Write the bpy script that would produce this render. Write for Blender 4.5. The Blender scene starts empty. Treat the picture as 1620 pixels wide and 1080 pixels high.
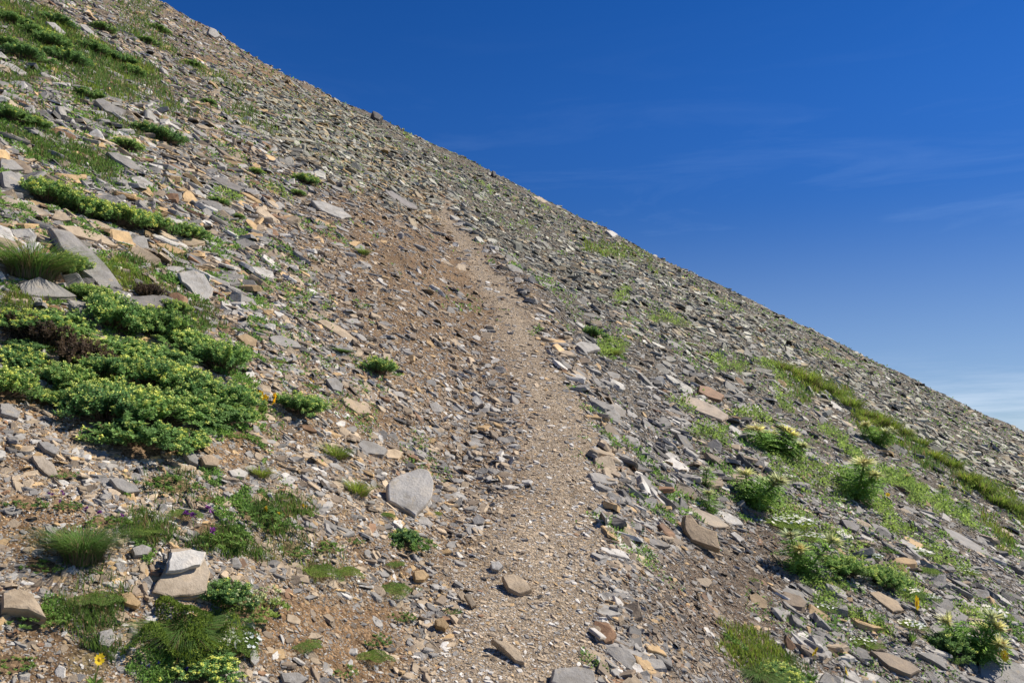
import bpy, math
import numpy as np
R = math.radians
rng = np.random.default_rng(7)

# ------------------------------------------------------------------ camera, sky, sun, exposure
CAM_H, PITCH, F = 1.6, R(7.2), 1260.0          # F: focal length in photo pixels (28 mm on 36 mm, 1620 px wide)
scene = bpy.context.scene
cam_d = bpy.data.cameras.new('camera'); cam = bpy.data.objects.new('camera', cam_d)
scene.collection.objects.link(cam); scene.camera = cam
cam.location = (0, 0, CAM_H); cam.rotation_euler = (math.pi / 2 + PITCH, 0, 0)
cam_d.sensor_width = 36; cam_d.lens = 28; cam_d.clip_start = 0.05; cam_d.clip_end = 5000

SUN_EL, SUN_AZ = R(46), R(72)                  # azimuth measured from the view direction (+Y) towards +X
sun_dir = np.array([math.cos(SUN_EL) * math.sin(SUN_AZ), math.cos(SUN_EL) * math.cos(SUN_AZ), math.sin(SUN_EL)])
world = bpy.data.worlds.new('World'); scene.world = world; world.use_nodes = True
wt = world.node_tree; wt.nodes.clear()
def wn(t, **k):
    n = wt.nodes.new(t)
    for a, b in k.items(): setattr(n, a, b)
    return n
sky = wn('ShaderNodeTexSky', sky_type='NISHITA', sun_disc=False, sun_elevation=SUN_EL, sun_rotation=SUN_AZ, altitude=2600)
sky.air_density = 1.0; sky.dust_density = 0.0; sky.ozone_density = 3.0
hsv = wn('ShaderNodeHueSaturation'); hsv.inputs['Hue'].default_value = 0.514; hsv.inputs['Saturation'].default_value = 1.34; hsv.inputs['Value'].default_value = 1.0
bg = wn('ShaderNodeBackground'); bg.inputs['Strength'].default_value = 0.078
wo = wn('ShaderNodeOutputWorld')
tc = wn('ShaderNodeTexCoord')
# thin cirrus: stretched noise on the sky direction
mp = wn('ShaderNodeMapping'); mp.inputs['Scale'].default_value = (1.6, 1.6, 11.0); mp.inputs['Rotation'].default_value = (0.0, R(10), 0.0)
nz = wn('ShaderNodeTexNoise'); nz.inputs['Scale'].default_value = 1.9; nz.inputs['Detail'].default_value = 7; nz.inputs['Roughness'].default_value = 0.62; nz.inputs['Distortion'].default_value = 0.6
cr = wn('ShaderNodeMapRange'); cr.inputs['From Min'].default_value = 0.50; cr.inputs['From Max'].default_value = 0.80
sep = wn('ShaderNodeSeparateXYZ')
el = wn('ShaderNodeMapRange', interpolation_type='SMOOTHSTEP')   # more veil low down
el.inputs['From Min'].default_value = 0.52; el.inputs['From Max'].default_value = 0.0
el.inputs['To Min'].default_value = 0.0; el.inputs['To Max'].default_value = 0.24
mul = wn('ShaderNodeMath', operation='MULTIPLY'); veil = wn('ShaderNodeMapRange', interpolation_type='SMOOTHSTEP'); mx2 = wn('ShaderNodeMath', operation='MAXIMUM')
veil.inputs['From Min'].default_value = 0.30; veil.inputs['From Max'].default_value = -0.03; veil.inputs['To Max'].default_value = 0.42
mixc = wn('ShaderNodeMix', data_type='RGBA'); mixc.inputs['B'].default_value = (4.2, 6.1, 9.4, 1)
L = wt.links.new
L(tc.outputs['Generated'], mp.inputs['Vector']); L(mp.outputs[0], nz.inputs['Vector']); L(nz.outputs['Fac'], cr.inputs['Value'])
L(tc.outputs['Generated'], sep.inputs[0]); L(sep.outputs['Z'], el.inputs['Value'])
dk = wn('ShaderNodeMapRange', interpolation_type='SMOOTHSTEP')   # clear high-mountain air: little glow at the horizon
dk.inputs['From Min'].default_value = -0.02; dk.inputs['From Max'].default_value = 0.42; dk.inputs['To Min'].default_value = 0.42; dk.inputs['To Max'].default_value = 0.95
L(sep.outputs['Z'], dk.inputs['Value']); L(dk.outputs[0], hsv.inputs['Value'])
L(cr.outputs[0], mul.inputs[0]); L(el.outputs[0], mul.inputs[1])
L(sky.outputs[0], hsv.inputs['Color']); L(hsv.outputs[0], mixc.inputs['A']); L(sep.outputs['Z'], veil.inputs['Value']); L(mul.outputs[0], mx2.inputs[0]); L(veil.outputs[0], mx2.inputs[1]); L(mx2.outputs[0], mixc.inputs['Factor'])
# a small bank of white cloud low over the horizon
mp2 = wn('ShaderNodeMapping'); mp2.inputs['Scale'].default_value = (2.2, 2.2, 26.0); mp2.inputs['Location'].default_value = (0.35, 0.2, 0.1)
nz2 = wn('ShaderNodeTexNoise'); nz2.inputs['Scale'].default_value = 2.4; nz2.inputs['Detail'].default_value = 6; nz2.inputs['Roughness'].default_value = 0.6
c2 = wn('ShaderNodeMapRange'); c2.inputs['From Min'].default_value = 0.44; c2.inputs['From Max'].default_value = 0.66
e2 = wn('ShaderNodeMapRange', interpolation_type='SMOOTHSTEP'); e2.inputs['From Min'].default_value = 0.11; e2.inputs['From Max'].default_value = 0.03; e2.inputs['To Max'].default_value = 0.36
m2 = wn('ShaderNodeMath', operation='MULTIPLY'); mx3 = wn('ShaderNodeMix', data_type='RGBA'); mx3.inputs['B'].default_value = (7.2, 8.0, 9.2, 1)
L(tc.outputs['Generated'], mp2.inputs['Vector']); L(mp2.outputs[0], nz2.inputs['Vector']); L(nz2.outputs['Fac'], c2.inputs['Value']); L(sep.outputs['Z'], e2.inputs['Value'])
L(c2.outputs[0], m2.inputs[0]); L(e2.outputs[0], m2.inputs[1]); L(m2.outputs[0], mx3.inputs['Factor']); L(mixc.outputs['Result'], mx3.inputs['A'])
L(mx3.outputs['Result'], bg.inputs['Color']); L(bg.outputs[0], wo.inputs['Surface'])

sd = bpy.data.lights.new('sun', 'SUN'); sd.energy = 4.6; sd.angle = R(0.53); sd.color = (1.0, 0.93, 0.82)
sun = bpy.data.objects.new('sun', sd); scene.collection.objects.link(sun)
from mathutils import Vector
sun.rotation_euler = Vector(sun_dir).to_track_quat('Z', 'Y').to_euler()
scene.view_settings.view_transform = 'Standard'; scene.view_settings.look = 'None'
scene.view_settings.exposure = 0.62; scene.view_settings.gamma = 1.0
scene.cycles.max_bounces = 6; scene.cycles.diffuse_bounces = 3; scene.cycles.transmission_bounces = 3; scene.cycles.transparent_max_bounces = 4

# ------------------------------------------------------------------ numeric helpers
def _h(ix, iy, s):
    n = (ix.astype(np.int64) * 374761393 + iy.astype(np.int64) * 668265263 + s * 1442695041) & 0xFFFFFFFF
    n = ((n ^ (n >> 13)) * 1274126177) & 0xFFFFFFFF
    return ((n ^ (n >> 16)) & 0xFFFF) / 65535.0
def vn(x, y, s=0):                                     # value noise, -1..1
    ix, iy = np.floor(x), np.floor(y); fx, fy = x - ix, y - iy
    fx = fx * fx * (3 - 2 * fx); fy = fy * fy * (3 - 2 * fy)
    a, b, c, d = _h(ix, iy, s), _h(ix + 1, iy, s), _h(ix, iy + 1, s), _h(ix + 1, iy + 1, s)
    return 2 * (a + (b - a) * fx + (c - a) * fy + (a - b - c + d) * fx * fy) - 1
def sst(a, b, v):
    t = np.clip((v - a) / (b - a), 0, 1); return t * t * (3 - 2 * t)
cp, sp = math.cos(PITCH), math.sin(PITCH)
def pix_dir(px, py):
    px = np.asarray(px, float); py = np.asarray(py, float)
    cx = (px - 810) / F; cy = (540 - py) / F
    return np.stack([cx, cp - cy * sp, sp + cy * cp], -1)
def project(P):
    P = np.asarray(P, float); x, y, z = P[..., 0], P[..., 1], P[..., 2] - CAM_H
    d = np.maximum(y * cp + z * sp, 1e-3); u = -y * sp + z * cp
    return 810 + F * x / d, 540 - F * u / d, d

# ------------------------------------------------------------------ terrain
SA, SB, ROLL, Y0 = -0.487, 0.378, 0.0005, 20.0
def base_h(x, y):
    yy = np.maximum(y - Y0, 0); lim = 90.0
    roll = np.where(yy < lim, ROLL * yy * yy, ROLL * lim * lim + 2 * ROLL * lim * (yy - lim))
    u = x / np.maximum(y, 1.0)
    bump = sst(16, 45, y) * np.minimum(y, 80) * np.interp(u, UX, UZ)
    return SA * x + SB * y - roll + bump
UX = [-.6, -.473, -.404, -.361, -.309, -.242, -.174, -.09, -.025, .04, .09, .155, .22, .275, .34, .40, .456, .51, .57, .64, .8]
UZ = [v / 1260 for v in (16, 15, 8, -3, -10, -15, -14, -9, -9, -14, -16, -20, -23, -22, -17, -18, -23, -27, -29, -27, -27)]
# the trail's centre line: photo points dropped on the plain slope
def _plain(px, py):
    d = pix_dir(px, py); t = np.full(d.shape[:-1], 0.0)
    ts = np.geomspace(0.5, 400, 1500)
    for k in range(len(ts) - 1, -1, -1):
        q = d * ts[k]
        t = np.where(q[..., 2] + CAM_H < base_h(q[..., 0], q[..., 1]), ts[k], t)
    return d * t[..., None]
_pp = _plain(np.array([858, 868, 874, 868, 850, 825, 787, 748, 716, 703, 702]), np.array([1075, 900, 780, 680, 600, 530, 455, 402, 365, 337, 316]))
PY = np.concatenate([[-400, -1.0, 0.0], _pp[:, 1], [_pp[-1, 1] + 5, 400]])
PX = np.concatenate([[0, 0, 0.03], _pp[:, 0], [_pp[-1, 0] - 1.5, _pp[-1, 0] - 100]])
PEND = _pp[-1, 1]
def trail_s(x, y): return x - np.interp(y, PY, PX)
def H(x, y):
    x = np.asarray(x, float); y = np.asarray(y, float)
    z = base_h(x, y); s = trail_s(x, y); r = np.hypot(x, y)
    fade = 1 - sst(PEND - 2, PEND + 4, y)
    z = z - SA * s * 0.72 * np.exp(-np.abs(s / 0.62) ** 3) * fade
    tread = np.exp(-(s / 0.42) ** 4) * fade
    z = z + (0.055 * vn(x / 1.3, y / 1.3, 1) + 0.10 * vn(x / 4.1, y / 4.1, 2)) * (1 - 0.85 * tread)
    z = z + 0.45 * sst(20, 60, r) * vn(x / 13, y / 13, 3) + 0.30 * sst(25, 60, r) * vn(x / 3.5, y / 3.5, 9)
    near = 1 - sst(8, 20, r)
    z = z + (0.024 * vn(x / 0.34, y / 0.34, 4) + 0.011 * vn(x / 0.13, y / 0.13, 5) + 0.006 * vn(x / 0.05, y / 0.05, 6)) * near * (1 - 0.75 * tread)
    return z
def hit(px, py):                                       # photo point -> point on the ground
    d = pix_dir(px, py); d = d.reshape(-1, 3); ts = np.geomspace(1.0, 400, 900)
    Q = d[:, None, :] * ts[None, :, None]
    below = Q[..., 2] + CAM_H < H(Q[..., 0], Q[..., 1])
    k = np.where(below.any(1), below.argmax(1), len(ts) - 1); k = np.maximum(k, 1)
    lo, hi = ts[k - 1].copy(), ts[k].copy()
    for _ in range(14):
        m = (lo + hi) / 2; q = d * m[:, None]; b = q[:, 2] + CAM_H < H(q[:, 0], q[:, 1])
        hi = np.where(b, m, hi); lo = np.where(b, lo, m)
    P = d * hi[:, None]; P[:, 2] += CAM_H
    return P
def hit1(px, py): return hit(np.array([px]), np.array([py]))[0]
def slope_n(x, y, e=0.25):
    gx = (H(x + e, y) - H(x - e, y)) / (2 * e); gy = (H(x, y + e) - H(x, y - e)) / (2 * e)
    n = np.stack([-gx, -gy, np.ones_like(gx)], -1); return n / np.linalg.norm(n, axis=-1, keepdims=True)

# soft spots given in photo pixels: (cx, cy, rx, ry, degrees clockwise, strength)
def spots(px, py, L_):
    v = np.zeros_like(px)
    for cx, cy, rx, ry, a, k in L_:
        a = R(a); dx, dy = px - cx, py - cy
        u = (dx * math.cos(a) + dy * math.sin(a)) / rx; w = (-dx * math.sin(a) + dy * math.cos(a)) / ry
        v = np.maximum(v, k * (1 - sst(0.55, 1.15, np.sqrt(u * u + w * w))))
    return v
SOIL = [(560, 400, 150, 70, 30, .5), (640, 500, 130, 90, 35, .38), (90, 660, 130, 45, 10, .9), (60, 830, 110, 60, 0, .9), (330, 700, 110, 35, 10, .8),
        (480, 1000, 130, 80, 0, .95), (580, 1030, 80, 90, 0, .9), (30, 740, 60, 60, 0, .8), (330, 230, 90, 30, 25, .7), (400, 120, 110, 22, 25, .8),
        (640, 890, 90, 40, 15, .6), (560, 660, 80, 35, 20, .7), (590, 480, 80, 40, 20, .35), (620, 330, 80, 30, 30, .4), (420, 690, 60, 40, 0, .6), (270, 1020, 60, 60, 0, .5),
        (700, 850, 50, 50, 0, .5), (730, 470, 40, 90, -30, .45), (200, 420, 100, 40, 20, .5), (140, 1000, 90, 40, 0, .5)]
GRAVEL = [(1120, 960, 150, 120, 20, 1.0), (1200, 880, 90, 60, 20, .8), (1150, 1070, 140, 60, 0, .9)]
SLABBY = [(540, 230, 260, 70, 30, 1.0), (820, 370, 130, 60, 32, 1.0), (200, 250, 220, 90, 20, .7), (1120, 650, 110, 50, 30, .8), (1530, 950, 140, 130, 30, .8), (450, 540, 110, 60, 15, .6)]
MAT = [(1150, 573, 36, 11, 30, 1), (1225, 592, 60, 12, 33, 1), (975, 548, 26, 12, 20, 1), (1060, 516, 30, 12, 25, .9), (1000, 472, 22, 8, 30, .9), (1240, 632, 32, 9, 30, .8),
       (1115, 690, 48, 12, 30, .8), (1350, 712, 46, 10, 35, .9), (1440, 775, 70, 13, 36, .95), (1500, 815, 40, 10, 36, .8), (1190, 665, 50, 14, 20, .6), (1240, 812, 75, 26, 25, .7), (1260, 745, 80, 22, 30, .5), (1340, 860, 70, 20, 25, .4),
       (1310, 935, 50, 14, 35, .8), (1375, 985, 60, 13, 38, .9), (1430, 930, 60, 22, 30, .55), (1400, 820, 60, 16, 35, .6), (1560, 970, 45, 20, 25, .7), (1330, 770, 60, 20, 30, .5),
       (1100, 395, 30, 5, 30, .25), (840, 352, 20, 5, 30, .5), (640, 215, 12, 4, 30, .5), (770, 300, 18, 5, 30, .5), (965, 405, 50, 8, 30, .4), (870, 340, 18, 4, 30, .4), (1500, 880, 60, 16, 33, .5),
       (450, 300, 34, 10, 25, .5), (350, 318, 30, 10, 10, .6), (1080, 640, 30, 10, 25, .5), (1560, 790, 60, 12, 36, .5), (1150, 470, 50, 8, 30, .35), (1300, 560, 60, 8, 30, .35)]
SWARD = [(100, 245, 110, 26, 22, 1), (50, 215, 60, 24, 15, .8), (70, 75, 110, 24, 25, .9), (150, 75, 90, 26, 28, .9), (60, 30, 80, 26, 15, .9), (200, 110, 70, 22, 30, .8), (120, 125, 110, 22, 20, .6), (20, 120, 50, 25, 10, .8), (250, 60, 60, 14, 30, .5), (30, 170, 50, 14, 10, .6),
         (230, 20, 60, 14, 30, .5), (220, 430, 80, 45, 15, .75), (280, 440, 50, 60, 0, .5), (50, 560, 60, 30, 0, .4), (100, 620, 120, 26, 10, .6), (270, 500, 90, 30, 10, .7), (60, 480, 80, 30, 0, .7),
         (270, 780, 70, 30, 10, .4), (250, 840, 60, 25, 10, .4), (400, 860, 110, 30, 0, .5), (500, 890, 80, 25, 10, .5), (140, 960, 60, 60, 0, .4), (430, 800, 70, 30, 0, .5), (150, 1040, 50, 30, 0, .4), (1215, 1050, 80, 34, 15, .8),
         (1180, 1005, 50, 20, 10, .5), (190, 205, 70, 18, 20, .5), (260, 165, 60, 16, 30, .4), (330, 120, 50, 12, 30, .4), (400, 190, 60, 12, 30, .3), (1280, 610, 70, 14, 36, .8), (1380, 670, 90, 14, 34, .7), (1490, 740, 90, 16, 38, .8), (1590, 800, 60, 12, 38, .7),
         (1000, 410, 60, 9, 30, .5), (940, 395, 40, 8, 30, .4), (1450, 720, 60, 9, 34, .5), (1580, 850, 50, 12, 36, .6), (310, 1040, 80, 40, 0, .5), (130, 900, 60, 30, 0, .3)]
def zones(P):
    px, py, d = project(P); x, y = P[..., 0], P[..., 1]
    s = trail_s(x, y); fade = 1 - sst(PEND - 0.5, PEND + 1.5, y)
    wob = 0.09 * vn(y / 0.9, x * 0 + 3.3, 21)
    tw = np.interp(y, [1.5, 4, 8, 14.5], [1.0, .95, .8, .55]); wob2 = wob + .07 * vn(x / .22, y / .22, 22) + .04 * vn(x / .08, y / .08, 23)
    tread = (1 - sst(0.08, 0.40, np.abs(s + wob2) / tw)) * fade
    bank = sst(-2.3, -1.2, s) * (1 - sst(0.0, 0.2, s)) * fade
    right = sst(0.35, 0.75, s)
    px2 = px + 22 * vn(px / 60, py / 40, 31) + 9 * vn(px / 17, py / 12, 32); py2 = py + 16 * vn(px / 60, py / 40, 33) + 6 * vn(px / 17, py / 12, 34)
    return dict(px=px, py=py, d=d, s=s, tread=tread, bank=bank, right=right,
                soil=spots(px2, py2, SOIL), gravel=spots(px2, py2, GRAVEL), slab=spots(px2, py2, SLABBY), mat=spots(px2, py2, MAT), sward=spots(px2, py2, SWARD))

# ------------------------------------------------------------------ mesh helpers
C = scene.collection
def mk_mesh(name, V, faces, col=None, mats=(), smooth=False):
    me = bpy.data.meshes.new(name); V = np.ascontiguousarray(V, np.float32)
    faces = [np.asarray(f, np.int32) for f in faces if len(f)]
    loops = np.concatenate([f.ravel() for f in faces]); sizes = np.concatenate([np.full(len(f), f.shape[1], np.int32) for f in faces])
    me.vertices.add(len(V)); me.vertices.foreach_set('co', V.ravel())
    me.loops.add(len(loops)); me.loops.foreach_set('vertex_index', loops)
    me.polygons.add(len(sizes)); me.polygons.foreach_set('loop_start', (np.cumsum(sizes) - sizes).astype(np.int32))
    me.update(calc_edges=True)
    me.polygons.foreach_set('use_smooth', np.full(len(sizes), smooth))
    if col is not None:
        a = me.attributes.new('Col', 'FLOAT_COLOR', 'POINT'); c4 = np.ones((len(V), 4), np.float32); c4[:, :3] = col; a.data.foreach_set('color', c4.ravel())
    for m in mats: me.materials.append(m)
    return me
def replicate(TV, TF, M, P, voff=0):
    n, k = len(P), len(TV)
    V = (np.einsum('nij,kj->nki', M, TV) + P[:, None, :]).reshape(-1, 3)
    off = (np.arange(n) * k + voff)[:, None, None]
    return V, [(np.asarray(f)[None] + off).reshape(-1, len(f[0])) for f in TF]
class Acc:
    def __init__(s): s.V = []; s.F = {}; s.c = []; s.n = 0
    def add(s, V, F, col):
        V = np.asarray(V, float); s.V.append(V)
        for f in F:
            f = np.asarray(f); 
            if len(f): s.F.setdefault(f.shape[1], []).append(f + s.n)
        col = np.asarray(col, float); s.c.append(np.broadcast_to(col, (len(V), 3)) if col.ndim == 1 else col); s.n += len(V)
    def mesh(s, name, mats, smooth=False):
        return mk_mesh(name, np.concatenate(s.V), [np.concatenate(v) for v in s.F.values()], np.concatenate(s.c), mats, smooth)
def link(name, me, parent=None):
    o = bpy.data.objects.new(name, me); C.objects.link(o)
    if parent is not None: o.parent = parent
    return o
def tag(o, label=None, cat=None, group=None, kind=None):
    for k, v in (('label', label), ('category', cat), ('group', group), ('kind', kind)):
        if v: o[k] = v
    return o

# ------------------------------------------------------------------ materials
def new_mat(name):
    m = bpy.data.materials.new(name); m.use_nodes = True; nt = m.node_tree; nt.nodes.clear()
    return m, nt
def ND(nt, t, **k):
    n = nt.nodes.new(t)
    for a, b in k.items():
        if a.startswith('i_'): n.inputs[a[2:].replace('_', ' ')].default_value = b
        else: setattr(n, a, b)
    return n
def mulcol(nt, a, b):
    m = ND(nt, 'ShaderNodeMix', data_type='RGBA', blend_type='MULTIPLY'); m.inputs['Factor'].default_value = 1
    nt.links.new(a, m.inputs['A']); nt.links.new(b, m.inputs['B']); return m.outputs['Result']
def ramp(nt, src, pts):
    r = ND(nt, 'ShaderNodeValToRGB'); e = r.color_ramp.elements
    while len(e) < len(pts): e.new(0.5)
    for q, (p, c) in zip(e, pts): q.position = p; q.color = (*c, 1)
    nt.links.new(src, r.inputs['Fac']); return r.outputs['Color']
def stone_material(name, sc, bump):
    m, nt = new_mat(name); k = nt.links.new
    at = ND(nt, 'ShaderNodeAttribute', attribute_name='Col'); geo = ND(nt, 'ShaderNodeNewGeometry')
    n1 = ND(nt, 'ShaderNodeTexNoise', i_Scale=sc, i_Detail=6, i_Roughness=.65); k(geo.outputs['Position'], n1.inputs['Vector'])
    n2 = ND(nt, 'ShaderNodeTexNoise', i_Scale=sc * 9, i_Detail=5, i_Roughness=.7); k(geo.outputs['Position'], n2.inputs['Vector'])
    c = mulcol(nt, at.outputs['Color'], ramp(nt, n1.outputs['Fac'], [(.3, (.66, .62, .56)), (.5, (1, 1, 1)), (.72, (1.28, 1.22, 1.12))]))
    c = mulcol(nt, c, ramp(nt, n2.outputs['Fac'], [(.3, (.87, .86, .85)), (.55, (1, 1, 1)), (.75, (1.10, 1.10, 1.09))]))
    # pale and rusty lichen patches
    n3 = ND(nt, 'ShaderNodeTexNoise', i_Scale=sc * 2.3, i_Detail=3, i_Roughness=.55); k(geo.outputs['Position'], n3.inputs['Vector'])
    mr = ND(nt, 'ShaderNodeMapRange', i_From_Min=.62, i_From_Max=.7, i_To_Max=.4); k(n3.outputs['Fac'], mr.inputs['Value'])
    mx = ND(nt, 'ShaderNodeMix', data_type='RGBA'); mx.inputs['B'].default_value = (.36, .28, .17, 1); k(mr.outputs[0], mx.inputs['Factor']); k(c, mx.inputs['A'])
    bp = ND(nt, 'ShaderNodeBump', i_Strength=bump, i_Distance=.006); k(n2.outputs['Fac'], bp.inputs['Height'])
    b2 = ND(nt, 'ShaderNodeBump', i_Strength=bump * .8, i_Distance=.02); k(n1.outputs['Fac'], b2.inputs['Height']); k(bp.outputs[0], b2.inputs['Normal'])
    bs = ND(nt, 'ShaderNodeBsdfPrincipled', i_Roughness=.72); bs.inputs['Specular IOR Level'].default_value = .3
    k(mx.outputs['Result'], bs.inputs['Base Color']); k(b2.outputs[0], bs.inputs['Normal'])
    k(bs.outputs[0], ND(nt, 'ShaderNodeOutputMaterial').inputs['Surface']); return m
M_STONE = stone_material('slate', 11, .45)
M_CHIP = stone_material('stone_chips', 22, .4)
def ground_material():
    m, nt = new_mat('earth_and_grit'); k = nt.links.new
    at = ND(nt, 'ShaderNodeAttribute', attribute_name='Col'); geo = ND(nt, 'ShaderNodeNewGeometry')
    v1 = ND(nt, 'ShaderNodeTexVoronoi', i_Scale=95); k(geo.outputs['Position'], v1.inputs['Vector'])
    v2 = ND(nt, 'ShaderNodeTexVoronoi', i_Scale=26); k(geo.outputs['Position'], v2.inputs['Vector'])
    n1 = ND(nt, 'ShaderNodeTexNoise', i_Scale=3.5, i_Detail=8, i_Roughness=.65); k(geo.outputs['Position'], n1.inputs['Vector'])
    n2 = ND(nt, 'ShaderNodeTexNoise', i_Scale=60, i_Detail=5, i_Roughness=.7); k(geo.outputs['Position'], n2.inputs['Vector'])
    bw = ND(nt, 'ShaderNodeSeparateColor'); k(v1.outputs['Color'], bw.inputs[0])
    c = mulcol(nt, at.outputs['Color'], ramp(nt, bw.outputs[0], [(0, (.62, .58, .55)), (.6, (.95, .95, .95)), (1, (1.6, 1.6, 1.62))]))
    c = mulcol(nt, c, ramp(nt, n1.outputs['Fac'], [(.3, (.76, .72, .68)), (.5, (1, 1, 1)), (.7, (1.2, 1.17, 1.12))]))
    c = mulcol(nt, c, ramp(nt, n2.outputs['Fac'], [(.3, (.72, .7, .68)), (.7, (1.25, 1.25, 1.25))]))
    b1 = ND(nt, 'ShaderNodeBump', i_Strength=.9, i_Distance=.012); k(n2.outputs['Fac'], b1.inputs['Height'])
    b2 = ND(nt, 'ShaderNodeBump', i_Strength=.6, i_Distance=.012, invert=True); k(v1.outputs['Distance'], b2.inputs['Height']); k(b1.outputs[0], b2.inputs['Normal'])
    b3 = ND(nt, 'ShaderNodeBump', i_Strength=.2, i_Distance=.012, invert=True); k(v2.outputs['Distance'], b3.inputs['Height']); k(b2.outputs[0], b3.inputs['Normal'])
    bs = ND(nt, 'ShaderNodeBsdfPrincipled', i_Roughness=.92); bs.inputs['Specular IOR Level'].default_value = .15
    k(c, bs.inputs['Base Color']); k(b3.outputs[0], bs.inputs['Normal']); k(bs.outputs[0], ND(nt, 'ShaderNodeOutputMaterial').inputs['Surface']); return m
M_GROUND = ground_material()
def leaf_material(name, transl=.45, rough=.75):
    m, nt = new_mat(name); k = nt.links.new
    at = ND(nt, 'ShaderNodeAttribute', attribute_name='Col'); oi = ND(nt, 'ShaderNodeObjectInfo')
    geo = ND(nt, 'ShaderNodeNewGeometry'); n1 = ND(nt, 'ShaderNodeTexNoise', i_Scale=9, i_Detail=3); k(geo.outputs['Position'], n1.inputs['Vector'])
    c = mulcol(nt, at.outputs['Color'], ramp(nt, n1.outputs['Fac'], [(.3, (.72, .78, .8)), (.7, (1.25, 1.15, 1.0))]))
    c = mulcol(nt, c, ramp(nt, oi.outputs['Random'], [(0, (.85, .9, .95)), (1, (1.15, 1.08, .95))]))
    bs = ND(nt, 'ShaderNodeBsdfPrincipled', i_Roughness=rough); bs.inputs['Specular IOR Level'].default_value = .3; k(c, bs.inputs['Base Color'])
    tr = ND(nt, 'ShaderNodeBsdfTranslucent'); k(c, tr.inputs['Color'])
    mx = ND(nt, 'ShaderNodeMixShader', i_Fac=transl); k(bs.outputs[0], mx.inputs[1]); k(tr.outputs[0], mx.inputs[2])
    k(mx.outputs[0], ND(nt, 'ShaderNodeOutputMaterial').inputs['Surface']); return m
M_LEAF = leaf_material('leaf'); M_PETAL = leaf_material('petal', .25, .6); M_DRY = leaf_material('dry_stalk', .15, .8)

# ------------------------------------------------------------------ the ground sheet
def ground():
    a1 = np.linspace(-46, 46, 720); a2 = np.linspace(46, 314, 110)[1:-1]
    ang = np.radians(np.concatenate([a1, a2])); na = len(ang)
    rad = np.concatenate([[0.02], np.geomspace(0.25, 60, 760), np.geomspace(60, 900, 90)[1:]]); nr = len(rad)
    rr, aa = np.meshgrid(rad, ang, indexing='ij'); x = (rr * np.sin(aa)).ravel(); y = (rr * np.cos(aa)).ravel(); z = H(x, y)
    V = np.stack([x, y, z], -1)
    i, j = np.meshgrid(np.arange(nr - 1), np.arange(na), indexing='ij'); j2 = (j + 1) % na
    Fq = np.stack([i * na + j, i * na + j2, (i + 1) * na + j2, (i + 1) * na + j], -1).reshape(-1, 4)[:, ::-1]
    Zn = zones(V)
    soil = np.array([.228, .146, .078]); grit = np.array([.165, .128, .088]); greyg = np.array([.120, .105, .082]); dark = np.array([.128, .096, .068]); turf = np.array([.090, .110, .035])
    def mix(a, b, t): return a + (b - a) * t[:, None]
    c = mix(np.tile(grit, (len(V), 1)), soil, np.maximum(Zn['bank'] * .6, Zn['soil']))
    c = mix(c, greyg, Zn['right'] * .9); c = mix(c, dark, Zn['gravel'])
    c = mix(c, np.array([.335, .272, .195]), Zn['tread'])
    c = mix(c, turf, np.clip(np.maximum(Zn['mat'], Zn['sward']) * .8, 0, 1))
    me = mk_mesh('slope', V, [Fq], c, [M_GROUND], True)
    return tag(link('hillside_terrain', me), kind='structure')
ground()

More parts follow.
